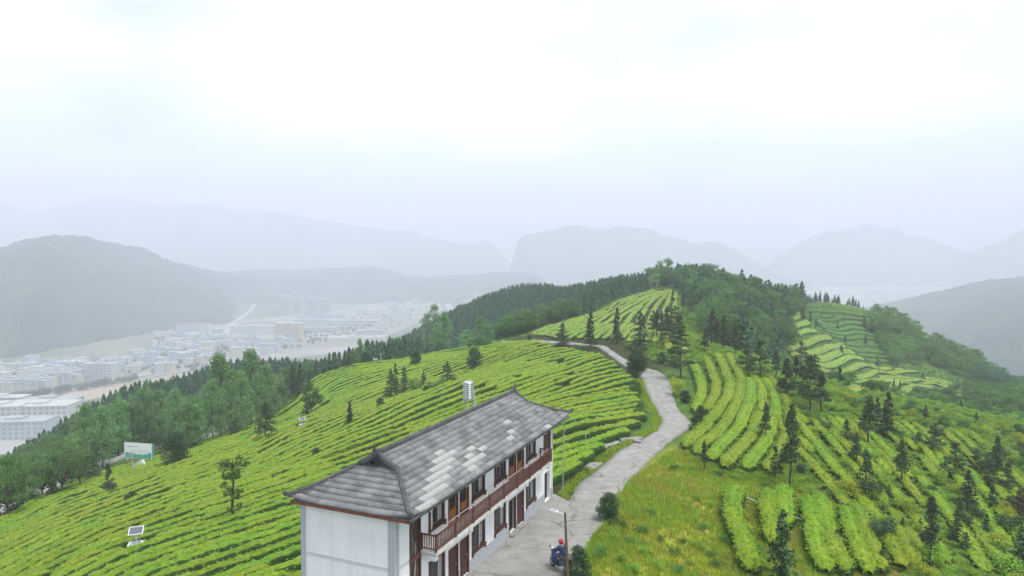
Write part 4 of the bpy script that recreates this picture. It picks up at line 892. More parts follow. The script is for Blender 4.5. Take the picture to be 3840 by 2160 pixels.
# billboard on the lower slope
bp0, bp1 = at(466, 1660, 104), at(570, 1670, 103); bz = gnd(*((bp0+bp1)/2)[:2]); dv = bp1-bp0; dv[2] = 0; bl_ = np.linalg.norm(dv); ang = math.atan2(dv[1], dv[0])
bb_ = tag(empty('billboard', (bp0[0], bp0[1], bz), ang), 'white billboard with a green hill picture at the forest edge', 'billboard')
bt = bp0[2]-bz; bh_ = 2.3; b0_ = bt-bh_
MB().box(0,bl_,-.04,.12,b0_,bt).build('panel', mat('white_print', (.85,.87,.87), None, .5), bb_)
pic = mat('teal_print', (.06,.34,.27), (.16,.48,.38), .6, 1.5); ink = mat('pale_ink', (.38,.52,.52), None, .6)
pv = [(x*bl_/40, -.046, b0_+.08+(.55+.3*math.exp(-((x-5)/4)**2)+.38*math.exp(-((x-37)/4)**2)+.05*math.sin(x*.9)) * (1 if 1 < x else .4)) for x in range(1, 40)]
pb_ = MB(); pb_.v = pv+[(p[0], p[1], b0_+.06) for p in pv]; m_ = len(pv); pb_.f = [(m_+k, m_+k+1, k+1, k) for k in range(m_-1)]; pb_.build('hill_picture', pic, bb_)
tr_ = random.Random(5); tb = MB()
for k in range(8):                             # a line of eight characters, too small to read
    x = bl_*(.38+.066*k); z = b0_+bh_*.46
    for q in range(4): tb.box(x+tr_.random()*.02, x+.14+tr_.random()*.04, -.047, -.045, z+q*.055, z+q*.055+.02)
    tb.box(x+.06,x+.08,-.0475,-.0472,z-.02,z+.22); tb.box(x+.14,x+.155,-.0475,-.0472,z,z+.16)
tb.build('lettering', ink, bb_)
tb = MB(); tb.box(bl_*.13,bl_*.5,-.047,-.045,b0_+bh_*.76,b0_+bh_*.8); tb.box(bl_*.06,bl_*.075,-.047,-.045,b0_+bh_*.7,b0_+bh_*.85); tb.box(bl_*.09,bl_*.1,-.047,-.045,b0_+bh_*.7,b0_+bh_*.78); tb.box(bl_*.4,bl_*.8,-.047,-.045,b0_+bh_*.37,b0_+bh_*.385); tb.build('lettering', ink, bb_)
for f_ in (.12, .45, .85): MB().tube([(bl_*f_,.16,-1.5),(bl_*f_,.16,bt-.1)], .06, 7).build('post', M_GALV, bb_)
MB().box(-.04,bl_+.04,.0,.2,bt+.002,bt+.06).build('top_frame', M_GALV, bb_)
MB().box(bl_+.002,bl_+.05,-.06,.3,b0_,bt).build('side_panel', pic, bb_)

def utility_pole(px, py, py_top, label, arm=False):
    p = gp(px, py); h = (py-py_top)/FPX*p[1]; o = tag(empty('utility_pole', tuple(p)), label, 'pole', None)
    MB().tube([(0,0,-.4),(0,0,h)], [.12,.08], 8).build('shaft', M_CPOLE, o)
    MB().box(-.5,.5,-.04,.04,h-.45,h-.36).build('cross_arm', M_GALV, o)
    if arm: MB().tube([(0,0,h-1.0),(-.5,-.2,h-1.1)], .03, 5).build('lamp_arm', M_GALV, o); MB().lathe([(.04,0),(.16,-.1),(.16,-.14)], 10, (-.55,-.22,h-1.05)).build('lamp_shade', M_GALV, o)
    return np.array([p[0], p[1], p[2]+h-.4])
w1 = utility_pole(497, 1785, 1688, 'pale pole with a small lamp standing before the billboard', True)
w2 = utility_pole(760, 1660, 1584, 'concrete pole beside the guard rail of the lower road')
w3 = utility_pole(1428, 1366, 1322, 'thin pale pole on the brow against the dark forest')
def wire(a, b_, sag, label, r=.012):
    pts = [tuple(np.array(a)*(1-t)+np.array(b_)*t-np.array([0,0,sag*4*t*(1-t)])) for t in np.linspace(0, 1, 14)]
    c = Vector(pts[0]); tag(MB().tube([Vector(p)-c for p in pts], r, 4).build('overhead_wire', M_CPOLE, None, c), label, 'wire')
wire(w1, w2, .9, 'thin wire from the lamp pole to the guard-rail pole', .016)
wire(w1, at(300, 1735, 100), .5, 'thin wire leaving the lamp pole towards the forest', .016)

# solar insect traps
def trap(px, py, s, label):
    p = gp(px, py); o = tag(empty('insect_trap', (p[0], p[1], p[2]+.25), .35), label, 'insect trap'); o.scale = (s, s, s)
    MB().box(-.6,.6,-.45,.45,-.5,.42).build('plinth', M_STONE, o)
    MB().box(-.62,.62,-.47,.47,.421,.5).build('plinth_top', M_WMETAL, o)
    b = MB(); b.lathe([(.34,.5),(.3,.58),(.12,.66)], 14); b.build('collecting_funnel', M_GALV, o)
    for a, c in ((-.24,-.16),(.24,-.16),(-.24,.16),(.24,.16)): MB().tube([(a,c,.5),(a,c,1.35)], .022, 6).build('post', M_GALV, o)
    MB().tube([(0,0,.62),(0,0,1.3)], .05, 8).build('lamp_tube', M_WMETAL, o)
    b = MB(); t = .52; pts = []
    for x, y in ((-.55,-.42),(.55,-.42),(.55,.42),(-.55,.42)): pts.append((x, y*math.cos(t), 1.52+y*math.sin(t)))
    b.add([(x,y,z) for x,y,z in pts]+[(x,y-.02,z+.05) for x,y,z in pts], [(0,3,2,1),(4,5,6,7),(0,1,5,4),(1,2,6,5),(2,3,7,6),(3,0,4,7)]); pn = b.build('panel_frame', M_WMETAL, o)
    b = MB(); b.add([(x*.88, y*.86*1.0-.024, 1.52+(z-1.52)*.86+.058) for x,y,z in pts], [(0,1,2,3)]); b.build('solar_cells', M_SOLAR, pn)
trap(512, 2070, .92, 'solar insect trap on a white plinth among the tea rows')
trap(1134, 1606, .8, 'small distant solar insect trap near the row of dark trees')
trap(1407, 1370, .8, 'white insect trap on the brow beside the thin pole')

# scooter and rider
sp = at_z(2099, 2138, FLOOR); hd_ang = math.atan2(.82, -.52)
sct = tag(empty('motor_scooter', (sp[0], sp[1], FLOOR), hd_ang), 'blue motor scooter on the yard beside the lamp pole', 'scooter')
M_BLUE = mat('blue_scooter_paint', (.03,.06,.18), (.04,.08,.22), .3, 3, spec=.5); M_RUB = mat('rubber', (.02,.02,.02), None, .8)
M_RED = mat('red_helmet_shell', (.45,.01,.015), None, .2, spec=.5); M_JKT = mat('dark_blue_cloth', (.02,.035,.09), (.04,.06,.14), .9, 8); M_TRS = mat('grey_blue_cloth', (.06,.08,.12), (.1,.12,.17), .9, 8); M_SKIN = mat('skin', (.42,.24,.16), None, .6)
for x in (-.62, .62):
    tb = MB(); b = len(tb.v); n1, n2 = 20, 8
    for k in range(n1):
        a = 2*math.pi*k/n1
        for q in range(n2): c = 2*math.pi*q/n2; rr = .21+.05*math.cos(c); tb.v.append((x+rr*math.cos(a), .05*math.sin(c), .26+rr*math.sin(a)))
    tb.f = [(k*n2+q, k*n2+(q+1) % n2, ((k+1) % n1)*n2+(q+1) % n2, ((k+1) % n1)*n2+q) for k in range(n1) for q in range(n2)]
    wh = tb.build('wheel', M_RUB, sct, smooth=True); MB().tube([(x,-.03,.26),(x,.03,.26)], .16, 14).build('rim', M_STEEL, wh)
MB().add([(.44,-.2,.3),(.44,.2,.3),(.56,.17,.95),(.56,-.17,.95),(.54,-.1,.3),(.54,.1,.3),(.7,.08,.9),(.7,-.08,.9)], [(0,1,2,3),(7,6,5,4),(0,4,5,1),(1,5,6,2),(2,6,7,3),(3,7,4,0)]).build('front_shield', M_BLUE, sct)
MB().box(-.12,.46,-.14,.14,.28,.36).build('foot_board', M_RUB, sct)
MB().add([(-.75,-.12,.5),(-.1,-.15,.34),(-.1,.15,.34),(-.75,.12,.5),(-.85,-.1,.72),(-.05,-.14,.68),(-.05,.14,.68),(-.85,.1,.72)], [(0,3,2,1),(4,5,6,7),(0,1,5,4),(1,2,6,5),(2,3,7,6),(3,0,4,7)]).build('rear_body', M_BLUE, sct)
MB().box(-.78,-.02,-.14,.14,.722,.8).build('seat', M_RUB, sct)
MB().tube([(.62,0,.3),(.56,0,.98),(.52,0,1.04)], .03, 6).build('steering_column', M_GALV, sct); MB().tube([(.42,-.36,1.06),(.52,-.2,1.05),(.52,.2,1.05),(.42,.36,1.06)], .018, 6).build('handlebar', M_GALV, sct)
MB().lathe([(.02,-.06),(.09,-.03),(.09,.05),(.03,.07)], 12, (.62,0,.98)).build('headlight', M_WMETAL, sct)
for s in (-1, 1): MB().tube([(.46,s*.28,1.06),(.47,s*.32,1.22)], .01, 5).build('mirror_stem', M_GALV, sct); MB().box(.455,.475,s*.34-.06,s*.34+.06,1.2,1.29).build('mirror', M_STEEL, sct)
MB().tube([(-.2,-.16,.3),(-.75,-.17,.36)], [.04,.055], 8).build('exhaust', M_STEEL, sct)
MB().box(-.98,-.82,-.09,.09,.5,.66).build('tail_light', M_RED, sct); MB().box(.45,.8,-.06,.06,.53,.56).build('mudguard', M_BLUE, sct)
rider = tag(empty('person', (sp[0], sp[1], FLOOR), hd_ang), 'person in dark blue with a red helmet seated on the blue scooter', 'person')
def skin_body(name, verts, edges, radii, m, root=0):
    me = bpy.data.meshes.new(name); me.from_pydata(verts, edges, []); o = obj(name, me, rider); me.materials.append(m)
    mod = o.modifiers.new('skin', 'SKIN'); mod.use_smooth_shade = True
    for k, r in enumerate(radii): me.skin_vertices[0].data[k].radius = (r, r) if np.ndim(r) == 0 else r
    me.skin_vertices[0].data[root].use_root = True
    o.modifiers.new('sub', 'SUBSURF').levels = 1; o.modifiers['sub'].render_levels = 2; return o
bv = [(-.3,0,.9),(-.27,0,1.08),(-.22,0,1.27),(-.17,0,1.4),(-.15,0,1.48),(-.13,0,1.6)]; br = [.15,.135,.15,.1,.06,.085]; be = [(0,1),(1,2),(2,3),(3,4),(4,5)]
for s in (-1, 1):
    k = len(bv); bv += [(-.19,s*.19,1.36),(-.02,s*.27,1.17),(.22,s*.3,1.1),(.36,s*.31,1.1)]; br += [.07,.055,.042,.035]; be += [(3,k),(k,k+1),(k+1,k+2),(k+2,k+3)]
    for f_ in range(4):                         # fingers closed on the grip
        q = len(bv); bv += [(.41,s*(.27+.025*f_),1.105),(.445,s*(.27+.025*f_),1.08),(.43,s*(.27+.025*f_),1.045)]; br += [.011,.01,.009]; be += [(k+3,q),(q,q+1),(q+1,q+2)]
    q = len(bv); bv += [(.385,s*.255,1.08),(.41,s*.24,1.05)]; br += [.012,.01]; be += [(k+3,q),(q,q+1)]
    k = len(bv); bv += [(-.27,s*.1,.87),(.08,s*.17,.84),(.1,s*.16,.45),(.17,s*.15,.4)]; br += [.095,.075,.05,.04]; be += [(0,k),(k,k+1),(k+1,k+2),(k+2,k+3)]
skin_body('body', bv, be, br, M_SKIN)
skin_body('jacket', [(-.3,0,.84)]+bv[1:4]+[(-.19,-.19,1.36),(-.02,-.27,1.17),(.24,-.3,1.1),(-.19,.19,1.36),(-.02,.27,1.17),(.24,.3,1.1)], [(0,1),(1,2),(2,3),(3,4),(4,5),(5,6),(3,7),(7,8),(8,9)], [.2,.2,.215,.16,.13,.1,.075,.13,.1,.075], M_JKT)
skin_body('trousers', [(-.29,0,.9),(-.27,-.1,.87),(.09,-.17,.84),(.11,-.16,.44),(-.27,.1,.87),(.09,.17,.84),(.11,.16,.44)], [(0,1),(1,2),(2,3),(0,4),(4,5),(5,6)], [.19,.135,.115,.08,.135,.115,.08], M_TRS)
for s in (-1, 1): MB().box(.06,.33,s*.15-.045,s*.15+.045,.362,.44).build('shoe', M_RUB, rider)
hm = MB().lathe([(.06,-.14),(.115,-.1),(.135,0),(.125,.07),(.085,.125),(.02,.145)], 18, (-.13,0,1.62)).build('helmet', M_RED, rider, smooth=True)
MB().add([(-.02,-.1,1.58),(-.02,.1,1.58),(-.0,.1,1.68),(-.0,-.1,1.68),(.015,-.05,1.58),(.015,.05,1.58),(.03,.05,1.68),(.03,-.05,1.68)], [(0,1,5,4),(4,5,6,7),(3,7,6,2),(0,4,7,3),(1,2,6,5)]).build('visor', M_GLASS, hm)

# stones and slabs by the lane
def rock(px, py, s, label, group, seed, flat=.5, m=M_STONE):
    p = gp(px, py); rg = np.random.default_rng(seed); b = bmesh.new(); bmesh.ops.create_icosphere(b, subdivisions=2, radius=s)
    for v in b.verts:
        k = 1+.28*mnoise.noise(v.co*2.2/s+Vector((seed, 0, 0))); v.co = Vector((v.co.x*k*1.25, v.co.y*k, v.co.z*k*flat))
    me = bpy.data.meshes.new('stone'); b.to_mesh(me); b.free(); me.materials.append(m)
    o = obj('stone', me, None, (p[0], p[1], p[2]+s*flat*.4), rg.random()*6); return tag(o, label, 'stone', group)
for k, (px, py, s) in enumerate([(2212,1752,.35),(2224,1744,.32),(2236,1748,.38),(2247,1742,.25),(2229,1757,.25),(2218,1760,.2)]): rock(px, py, s, 'pale broken concrete lump in the heap on the verge', 'heap of rubble on the lane verge', k)
for k, (px, py, s) in enumerate([(2266,1680,.3),(2277,1674,.32),(2289,1671,.3),(2302,1667,.33),(2314,1662,.3),(2337,1655,.2),(2386,1653,.3),(2395,1656,.25)]): rock(px, py, s, 'pale kerb stone in the row between tea and lane', 'row of kerb stones beside the lane', 20+k)
pp = gp(2365, 1648); tag(MB().box(-1.1,1.1,-.35,.35,-.1,.14).build('concrete_slab', M_STONE, None, tuple(pp), .25), 'flat pale concrete slab lying beside the tea rows', 'slab')
for k, (px, py, h) in enumerate([(2196,1660,35),(2243,1552,14),(2332,1588,10),(2264,1500,12),(1480,1512,14),(1465,1514,16)]):
    p = gp(px, py); hh = h/FPX*p[1]; o = tag(empty('stake', tuple(p)), 'thin white stake standing between tea rows', 'stake', 'white stakes in the tea')
    MB().tube([(0,0,-.2),(.02,0,hh)], .025, 5).build('rod', M_WMETAL, o); MB().lathe([(.028,hh-.01),(.032,hh+.02),(.01,hh+.04)], 6, (.02,0,0)).build('tip', M_WMETAL, o)
for k, (px, py) in enumerate([(1466,1512),(1492,1496),(1498,1502),(1512,1500),(1519,1470),(1545,1493),(1552,1490),(1562,1489),(3311,1382)]):
    p = gp(px, py); o = tag(empty('white_marker', tuple(p), rnd.random()*3), 'small white sheet on a stick beside the dark tree clump' if k < 8 else 'small white sheet on a stick among the dark spur terraces', 'marker', 'white sheets by the tree clump' if k < 8 else None)
    MB().tube([(0,0,-.1),(0,0,.6)], .015, 5).build('stick', M_BARK, o); z = .35; MB().add([(-.11,0,z),(.11,.02,z-.04),(.13,.0,z+.42),(-.09,.03,z+.46),(-.11,.015,z),(.11,.035,z-.04),(.13,.015,z+.42),(-.09,.045,z+.46)], [(0,1,2,3),(7,6,5,4),(0,4,5,1),(1,5,6,2),(2,6,7,3),(3,7,4,0)]).build('sheet', M_WMETAL, o)
# white sheet heaped at the billboard
p = at(520, 1745, 101); tag(MB().add([(-.9,-.2,.1),(-.2,-.35,.55),(.5,-.2,.75),(1.0,-.1,.0),(-.7,.3,.0),(-.1,.25,.5),(.6,.3,.65),(1.05,.3,-.1),(-.9,-.2,-.8),(1.0,-.1,-.9),(1.05,.3,-.9),(-.7,.3,-.8)], [(0,1,5,4),(1,2,6,5),(2,3,7,6),(8,9,3,2,1,0),(9,10,7,3),(10,11,4,5,6,7),(11,8,0,4)]).build('tarpaulin', M_WMETAL, None, (p[0], p[1], gnd(p[0], p[1])+.75)), 'crumpled white tarpaulin under the billboard', 'tarpaulin')
# white pipes laid over the slope
def pipe(pts, label, r=.03, h=.75):
    P = [gp(*q) for q in pts]; c = Vector(P[0]); out = []
    L_ = smooth_line(np.array(P), 40)
    tag(MB().tube([Vector((x, y, gnd(x, y)+h))-c for x, y, z in L_], r, 5).build('water_pipe', M_WMETAL, None, c), label, 'pipe')
pipe([(2795,1885),(2855,1911),(2968,1957),(3086,2003),(3125,2022),(3240,2092),(3330,2150)], 'long white water pipe crossing the meadow hedges', .03, .45)
pipe([(3270,1720),(3351,1762),(3395,1782)], 'short white pipe stretch under the pine slope trees', .03, .5)
pipe([(3726,1976),(3792,2008)], 'short white pipe stretch below the brownish pine', .03, .5)

# lower road with white guard rail along the forest edge
gl = [(-60,1975),(0,1940),(60,1905),(150,1862),(265,1808),(320,1785),(420,1745),(560,1695),(690,1660),(760,1650),(830,1630),(880,1605),(930,1592),(965,1570)]
GLx = smooth_line(np.array([gp(px, py-4)[:2] for px, py in gl]), 90); dn = np.gradient(GLx, axis=0); dn /= np.hypot(*dn.T)[:, None]; nl = np.stack([-dn[:, 1], dn[:, 0]], 1)
Vr = []
for k in range(90):
    zz = max(gnd(*(GLx[k]+nl[k]*q)) for q in (.6, 2.2, 3.8))
    for q in (.4, 2.2, 4.2): p = GLx[k]+nl[k]*q; Vr.append((p[0], p[1], zz+.05))
Fr = [(k*3+j, (k+1)*3+j, (k+1)*3+j+1, k*3+j+1) for k in range(89) for j in range(2)]
tag(obj('lower_road', np_mesh('lower_road', Vr, Fr, M_ASPH)), 'grey lower road along the forest edge', kind='structure')
def rail(k0, k1, label):
    q = GLx[k0:k1]+nl[k0:k1]*.3; c = Vector((q[0, 0], q[0, 1], gnd(*q[0]))); o = tag(empty('guard_rail', c), label, 'guard rail')
    pts = [Vector((x, y, gnd(x, y)))-c for x, y in q]
    b = MB(); 
    for a, d_ in zip(pts[:-1], pts[1:]):
        for dz in (.5, .72): b.tube([a+Vector((0,0,dz)), d_+Vector((0,0,dz))], .07, 6)
    b.build('beam', M_WMETAL, o)
    for p in pts[::2]: MB().tube([p-Vector((0,0,.3)), p+Vector((0,0,.9))], .06, 6).build('post', M_WMETAL, o)
rail(2, 30, 'white guard rail on the lower road beside the big bushy tree'); rail(30, 56, 'white guard rail on the lower road behind the billboard'); rail(56, 88, 'white guard rail on the lower road by the tall poplars')

# ------------------------------------------------------------------ trees and shrubs
def grp(kind, lst, label, group, boost=1.0, **k):
    for a in lst:
        px, py, h = a[:3]; plant_px(kind, px, py, h, (a[3] if len(a) > 3 else 1.0)*boost, label=label, group=group, **k)
# left slope
plant_px('slim', 875, 1968, 262, 1.25, label='young tree with leafy tufts up its bare trunk among the tea rows', var=0)
plant_px('pine', 407, 1866, 130, 1.25, label='thin ragged pine in the tea rows below the billboard')
plant_px('round', 492, 1892, 56, 1.3, label='dark round bush in the tea rows, the larger of a pair', m=M_DARKB)
plant_px('round', 540, 1882, 42, 1.5, label='round green bush beside the larger dark bush in the tea', m=M_BROAD)
plant_px('round', 655, 1750, 150, .95, label='big dark egg-shaped tree to the right of the billboard')
plant_px('pine', 997, 1658, 150, 1.5, label='dark ragged tree at the upper end of the guard rail')
plant_px('broad', 1166, 1562, 122, .8, label='grey-green bushy tree at the edge of the tea slope', m=M_DARKB)
plant_px('conifer', 1150, 1575, 105, 1.0, label='narrow dark conifer beside the bushy tree at the tea edge')
plant_px('round', 1187, 1720, 44, 1.2, label='lone small round bush in the middle of the tea slope')
plant_px('round', 1243, 1717, 18, 1.3, label='tiny round bush beside the lone bush in the tea')
plant_px('conifer', 1313, 1605, 98, 1.35, label='lone dark cone-shaped tree standing in the open tea slope')
plant_px('round', 1558, 1376, 70, 1.0, label='dark round tree on the brow against the forest')
plant_px('round', 1780, 1392, 98, .9, label='large dark egg-shaped tree above the water tank')
plant_px('round', 1985, 1280, 28, 1.1, label='small clipped round tree beside the far bend of the lane')
CL = ('dark tree of the clump in the middle of the tea slope', 'dark tree clump in the tea')
grp('conifer', [(1466,1508,124,1.1),(1484,1486,124,.9),(1517,1484,108,1.05),(1588,1462,72,1.1),(1678,1444,90,1.5)], *CL)
grp('broad', [(1560,1478,64,1.2),(1620,1472,42,1.4),(1650,1462,40,1.4)], 'green bush between the dark trees of the clump', 'bushes of the tree clump')
grp('round', [(1427,1538,50,1.1),(1705,1450,36,1.5),(1600,1480,36,1.5)], 'low dark bush at the foot of the tree clump', 'low bushes of the tree clump')
PE = ('tall feathery light green poplar at the forest edge', 'poplars at the forest edge')
grp('poplar', [(325,1780,265),(445,1722,245),(385,1755,230,1.15),(550,1688,255),(600,1680,215,1.15),(660,1675,215),(735,1690,170,1.2),(830,1655,325),(800,1665,240,1.1),(872,1640,250,1.15),(945,1600,285),(1000,1580,210,1.2),(905,1625,230,1.1),(1050,1545,140,1.3),(500,1700,215,1.2),(700,1700,190,1.3),(270,1830,200,1.2)], *PE)
grp('poplar', [(1600,1328,150,1.1),(1630,1324,178),(1665,1322,150,1.1),(1352,1372,100,1.1),(1640,1326,110,1.3),(1330,1374,70,1.3)], 'pale feathery poplar on the far brow of the tea slope', 'poplars on the far brow')
grp('poplar', [(1800,1308,118,1.4),(1825,1306,100,1.3)], 'pale rounded poplar above the egg-shaped tree', 'poplars above the egg-shaped tree')
plant_px('broad', 1760, 1318, 82, 1.4, label='wide pale bushy tree on the brow beside the poplars', m=M_POP)
grp('broad', [(30,1955,250,.75),(235,1862,185,.8),(160,1880,170,.85),(300,1838,165,.8),(110,1900,130,.9)], 'bushy mid-green tree along the lower road', 'bushy trees along the lower road')
grp('conifer', [(53,1940,170,.9),(350,1808,150,1.0),(90,1915,130),(-10,1965,160),(200,1870,140)], 'dark conifer between the bushy trees of the lower road', 'conifers along the lower road')
grp('conifer', [(1098,1480,112),(1126,1488,122),(1160,1462,78,1.2),(1108,1470,90)], 'dark conifer in the row at the upper corner of the tea', 'conifers at the tea corner')
grp('round', [(121,1896,50,1.2),(1235,1402,28),(1262,1397,36),(1308,1383,50),(1370,1370,52),(1215,1410,32),(1290,1388,36)], 'small dark bush on the forest edge of the tea', 'small bushes on the forest edge')
# along the lane and the hill
RT_ = 'dark cone-shaped conifer beside the far bend of the lane'
grp('conifer', [(2109,1310,96,1.55),(2214,1309,138,1.35),(2313,1288,132,1.15),(2402,1310,136,1.35)], RT_, 'conifers at the lane bend')
plant_px('round', 2388, 1420, 118, 1.0, label='large dark leaning tree on the inner side of the lane'); plant_px('round', 2402, 1395, 90, .9, label='second dark tree behind the large leaning one at the lane')
plant_px('round', 2383, 1484, 62, 1.2, label='round bush below the large dark tree at the lane', m=M_BROAD)
plant_px('round', 2399, 1566, 66, 1.0, label='small round-headed tree at the tea corner by the lane', m=M_BROAD); plant_px('shrub', 2322, 1388, 30, 1.1, label='little shrub on the lane verge below the far bend', m=M_BROAD)
plant_px('pine', 2551, 1416, 198, 1.5, label='tall broad pine above the tea rows by the lane')
grp('pine', [(2463,1272,110,1.4),(2480,1280,118,1.3),(2512,1294,136,1.3),(2532,1284,136,1.4),(2450,1262,98,1.3),(2500,1270,120,1.4),(2548,1290,110,1.4)], 'dark pine in the dense group on the hill foot', 'pine group on the hill foot')
grp('pine', [(2523,1150,66,1.3),(2562,1176,84,1.3),(2590,1190,70,1.4)], 'pine standing on the bare shoulder of the hill', 'pines on the hill shoulder')
grp('pine', [(2642,1328,92,1.4),(2669,1300,144,1.4),(2712,1322,142,1.35),(2758,1338,130,1.4),(2690,1305,110,1.3)], 'pine with clear trunk along the crest above the tea rows', 'pines along the crest')
grp('round', [(2482,1362,44,1.3),(2570,1510,50,1.3)], 'dark round bush on the outer lane bank', 'dark bushes on the lane bank')
plant_px('round', 2610, 1610, 66, 1.0, label='front one of two round shrubs at the lane bulge', m=M_DARKB); plant_px('round', 2628, 1574, 58, 1.0, label='rear one of two round shrubs at the lane bulge', m=M_DARKB)
plant_px('shrub', 2552, 1484, 74, 1.1, label='bright yellow-green grass clump on the lane bank', m=M_GRASS, name='tall_grass_clump', cat='grass clump')
# by the yard
plant_px('round', 2280, 1945, 104, 1.35, label='wide-crowned small tree at the corner of the yard', m=M_DARKB)
plant_px('round', 2166, 2172, 130, 1.35, label='dark round bush at the foot of the lamp pole', m=M_DARKB)
plant_px('pine', 2640, 1768, 120, 1.3, label='small thin pine between meadow and tea rows'); plant_px('pine', 2870, 1664, 160, 1.1, label='slender pine with bare stem on the tea slope')
plant_px('pine', 2962, 1850, 350, 1.0, label='tall pine with long bare trunk at the meadow edge', var=1); plant_px('conifer', 2930, 2215, 310, 1.15, label='big dark conifer standing in the meadow hedges')
plant_px('pine', 2905, 1800, 130, 1.1, label='thin young pine left of the tall bare-trunked pine')
# pine slope
PS = ('ragged pine on the shrubby slope across the lane', 'pines on the shrubby slope')
grp('pine', [(2947,1494,135,1.4),(3037,1552,220,1.2),(3078,1552,165,1.4),(3149,1446,74,1.5),(3190,1444,44,1.6),(3256,1684,205,1.25),(3173,1672,100,1.4),(3209,1749,130,1.3),(3245,1889,205,1.2),(3378,1826,182,1.15),(3470,1584,66,1.3),(3502,1707,124,1.4),(3580,1802,150,1.35),(3660,1784,105,1.4),(3713,1834,114,1.3),(3778,1854,124,1.35),(3720,1919,110,1.2),(3488,2130,285,1.0),(3384,2024,88,1.2),(3600,1974,108,1.4),(3309,1954,64,1.3),(2850,1427,155,1.3),(2908,1429,120,1.4),(2950,1494,150,1.4),(3004,1374,96,1.4),(2956,1294,66,1.4),(3053,1454,125,1.4),(2800,1400,120,1.4),(2985,1440,110,1.4),(3010,1500,130,1.3)], *PS, boost=1.2)
CS = ('dense dark conifer on the shrubby slope across the lane', 'dense conifers on the shrubby slope')
grp('conifer', [(3327,1640,170,1.3),(3290,1600,110,1.3),(3737,1785,150,1.25),(3630,1905,146,1.2),(3333,1877,64,1.1),(3585,2034,120,1.1),(3698,2024,100,1.2),(3309,2140,94,1.3),(3621,2084,90,1.2),(3826,2175,206,1.2),(3700,1800,100,1.2),(3450,2010,70,1.2)], *CS, boost=1.15)
plant_px('pine', 3826, 1960, 134, 1.5, label='brownish dying pine at the outer end of the pine slope', m=leafmat('rusty_needles', (.05,.035,.02), (.09,.06,.03), (.13,.1,.05), .15, .1))
grp('round', [(3416,1564,70,1.2),(3446,1678,62,.8),(3540,1600,50,1.3),(3380,1660,50,1.3)], 'round-headed small tree among the slope pines', 'round-headed trees on the shrubby slope', m=M_BROAD)
SP = ('small dark conifer on the tea terraces of the spur', 'conifers on the spur terraces')
grp('conifer', [(3155,1322,30,1.3),(3461,1428,34,1.3),(3351,1471,54,1.0),(3375,1468,44,1.0),(3660,1594,50,1.3),(3603,1538,42,1.2),(3230,1468,24,1.3),(3010,1194,46,1.3),(3038,1211,44,1.3),(3062,1224,30,1.3),(3140,1240,34,1.3),(3246,1297,46,1.3),(3156,1328,36,1.2),(3290,1380,44,1.2),(3168,1290,36,1.5),(3240,1235,50,1.3),(3270,1250,60,1.3)], *SP)
# free shrubs over the slope across the lane
SLOPE = [tuple(gp(*p)[:2]) for p in [(2840,1500),(3000,1500),(3200,1500),(3450,1530),(3700,1560),(3900,1580),(3980,1800),(3980,2250),(3400,2250),(3230,1950),(3020,1830),(2900,1690)]]
SX = np.array(SLOPE); r2 = np.random.default_rng(21); cnt = 0
while cnt < 230:
    x, y = r2.uniform(SX[:, 0].min(), SX[:, 0].max()), r2.uniform(SX[:, 1].min(), SX[:, 1].max())
    if not in_poly(np.array(x), np.array(y), SLOPE) or paved(np.array(x), np.array(y)) < 1.5: continue
    h = r2.uniform(.7, 2.1); m = [None, None, M_BROAD, M_SHRUB, M_DARKB][r2.integers(0, 5)] if r2.random() < .75 else M_GRASS
    lb = {None: ('light green', ), M_SHRUB: ('light green',), M_BROAD: ('mid green',), M_DARKB: ('dark green',), M_GRASS: ('yellow-green',)}[m][0]
    plant('shrub', x, y, h, r2.uniform(.8, 1.3), label=lb+' loose shrub growing among the half-wild tea rows', group=lb+' shrubs on the pine slope', m=m); cnt += 1
for px, py, h in [(2337,1978,34),(2560,1760,30),(2600,1765,28),(2520,1765,30),(2700,1790,34),(2760,1800,28),(2560,2040,30),(2420,2080,40),(2330,2110,50),(2640,1990,34),(2480,1960,26),(2690,2130,40),(2590,2120,30),(2300,2020,40),(2250,2090,50),(2860,1830,30),(3120,1870,40),(2440,1930,30),(2400,2000,44),(2360,2040,36),(2520,2080,40),(2620,2060,46),(2660,2090,34),(2460,2130,46),(2540,2150,40),(2380,2150,50),(2720,2040,40),(2700,1930,36),(2620,1880,34),(2660,1900,30),(2850,2080,44),(2870,2140,44),(2990,2110,40),(3020,1990,32),(2740,1870,36),(2480,2030,30),(2310,1970,40)]:
    plant_px('shrub', px, py, h, 1.2, label='low leafy bush in the yellow meadow beside the yard', group='low bushes in the meadow', m=M_BROAD if (px+py) % 3 else M_SHRUB)

M_SPUR = leafmat('spur_leaf', (.09,.2,.06), (.16,.31,.08), (.25,.42,.1), .4, .25)
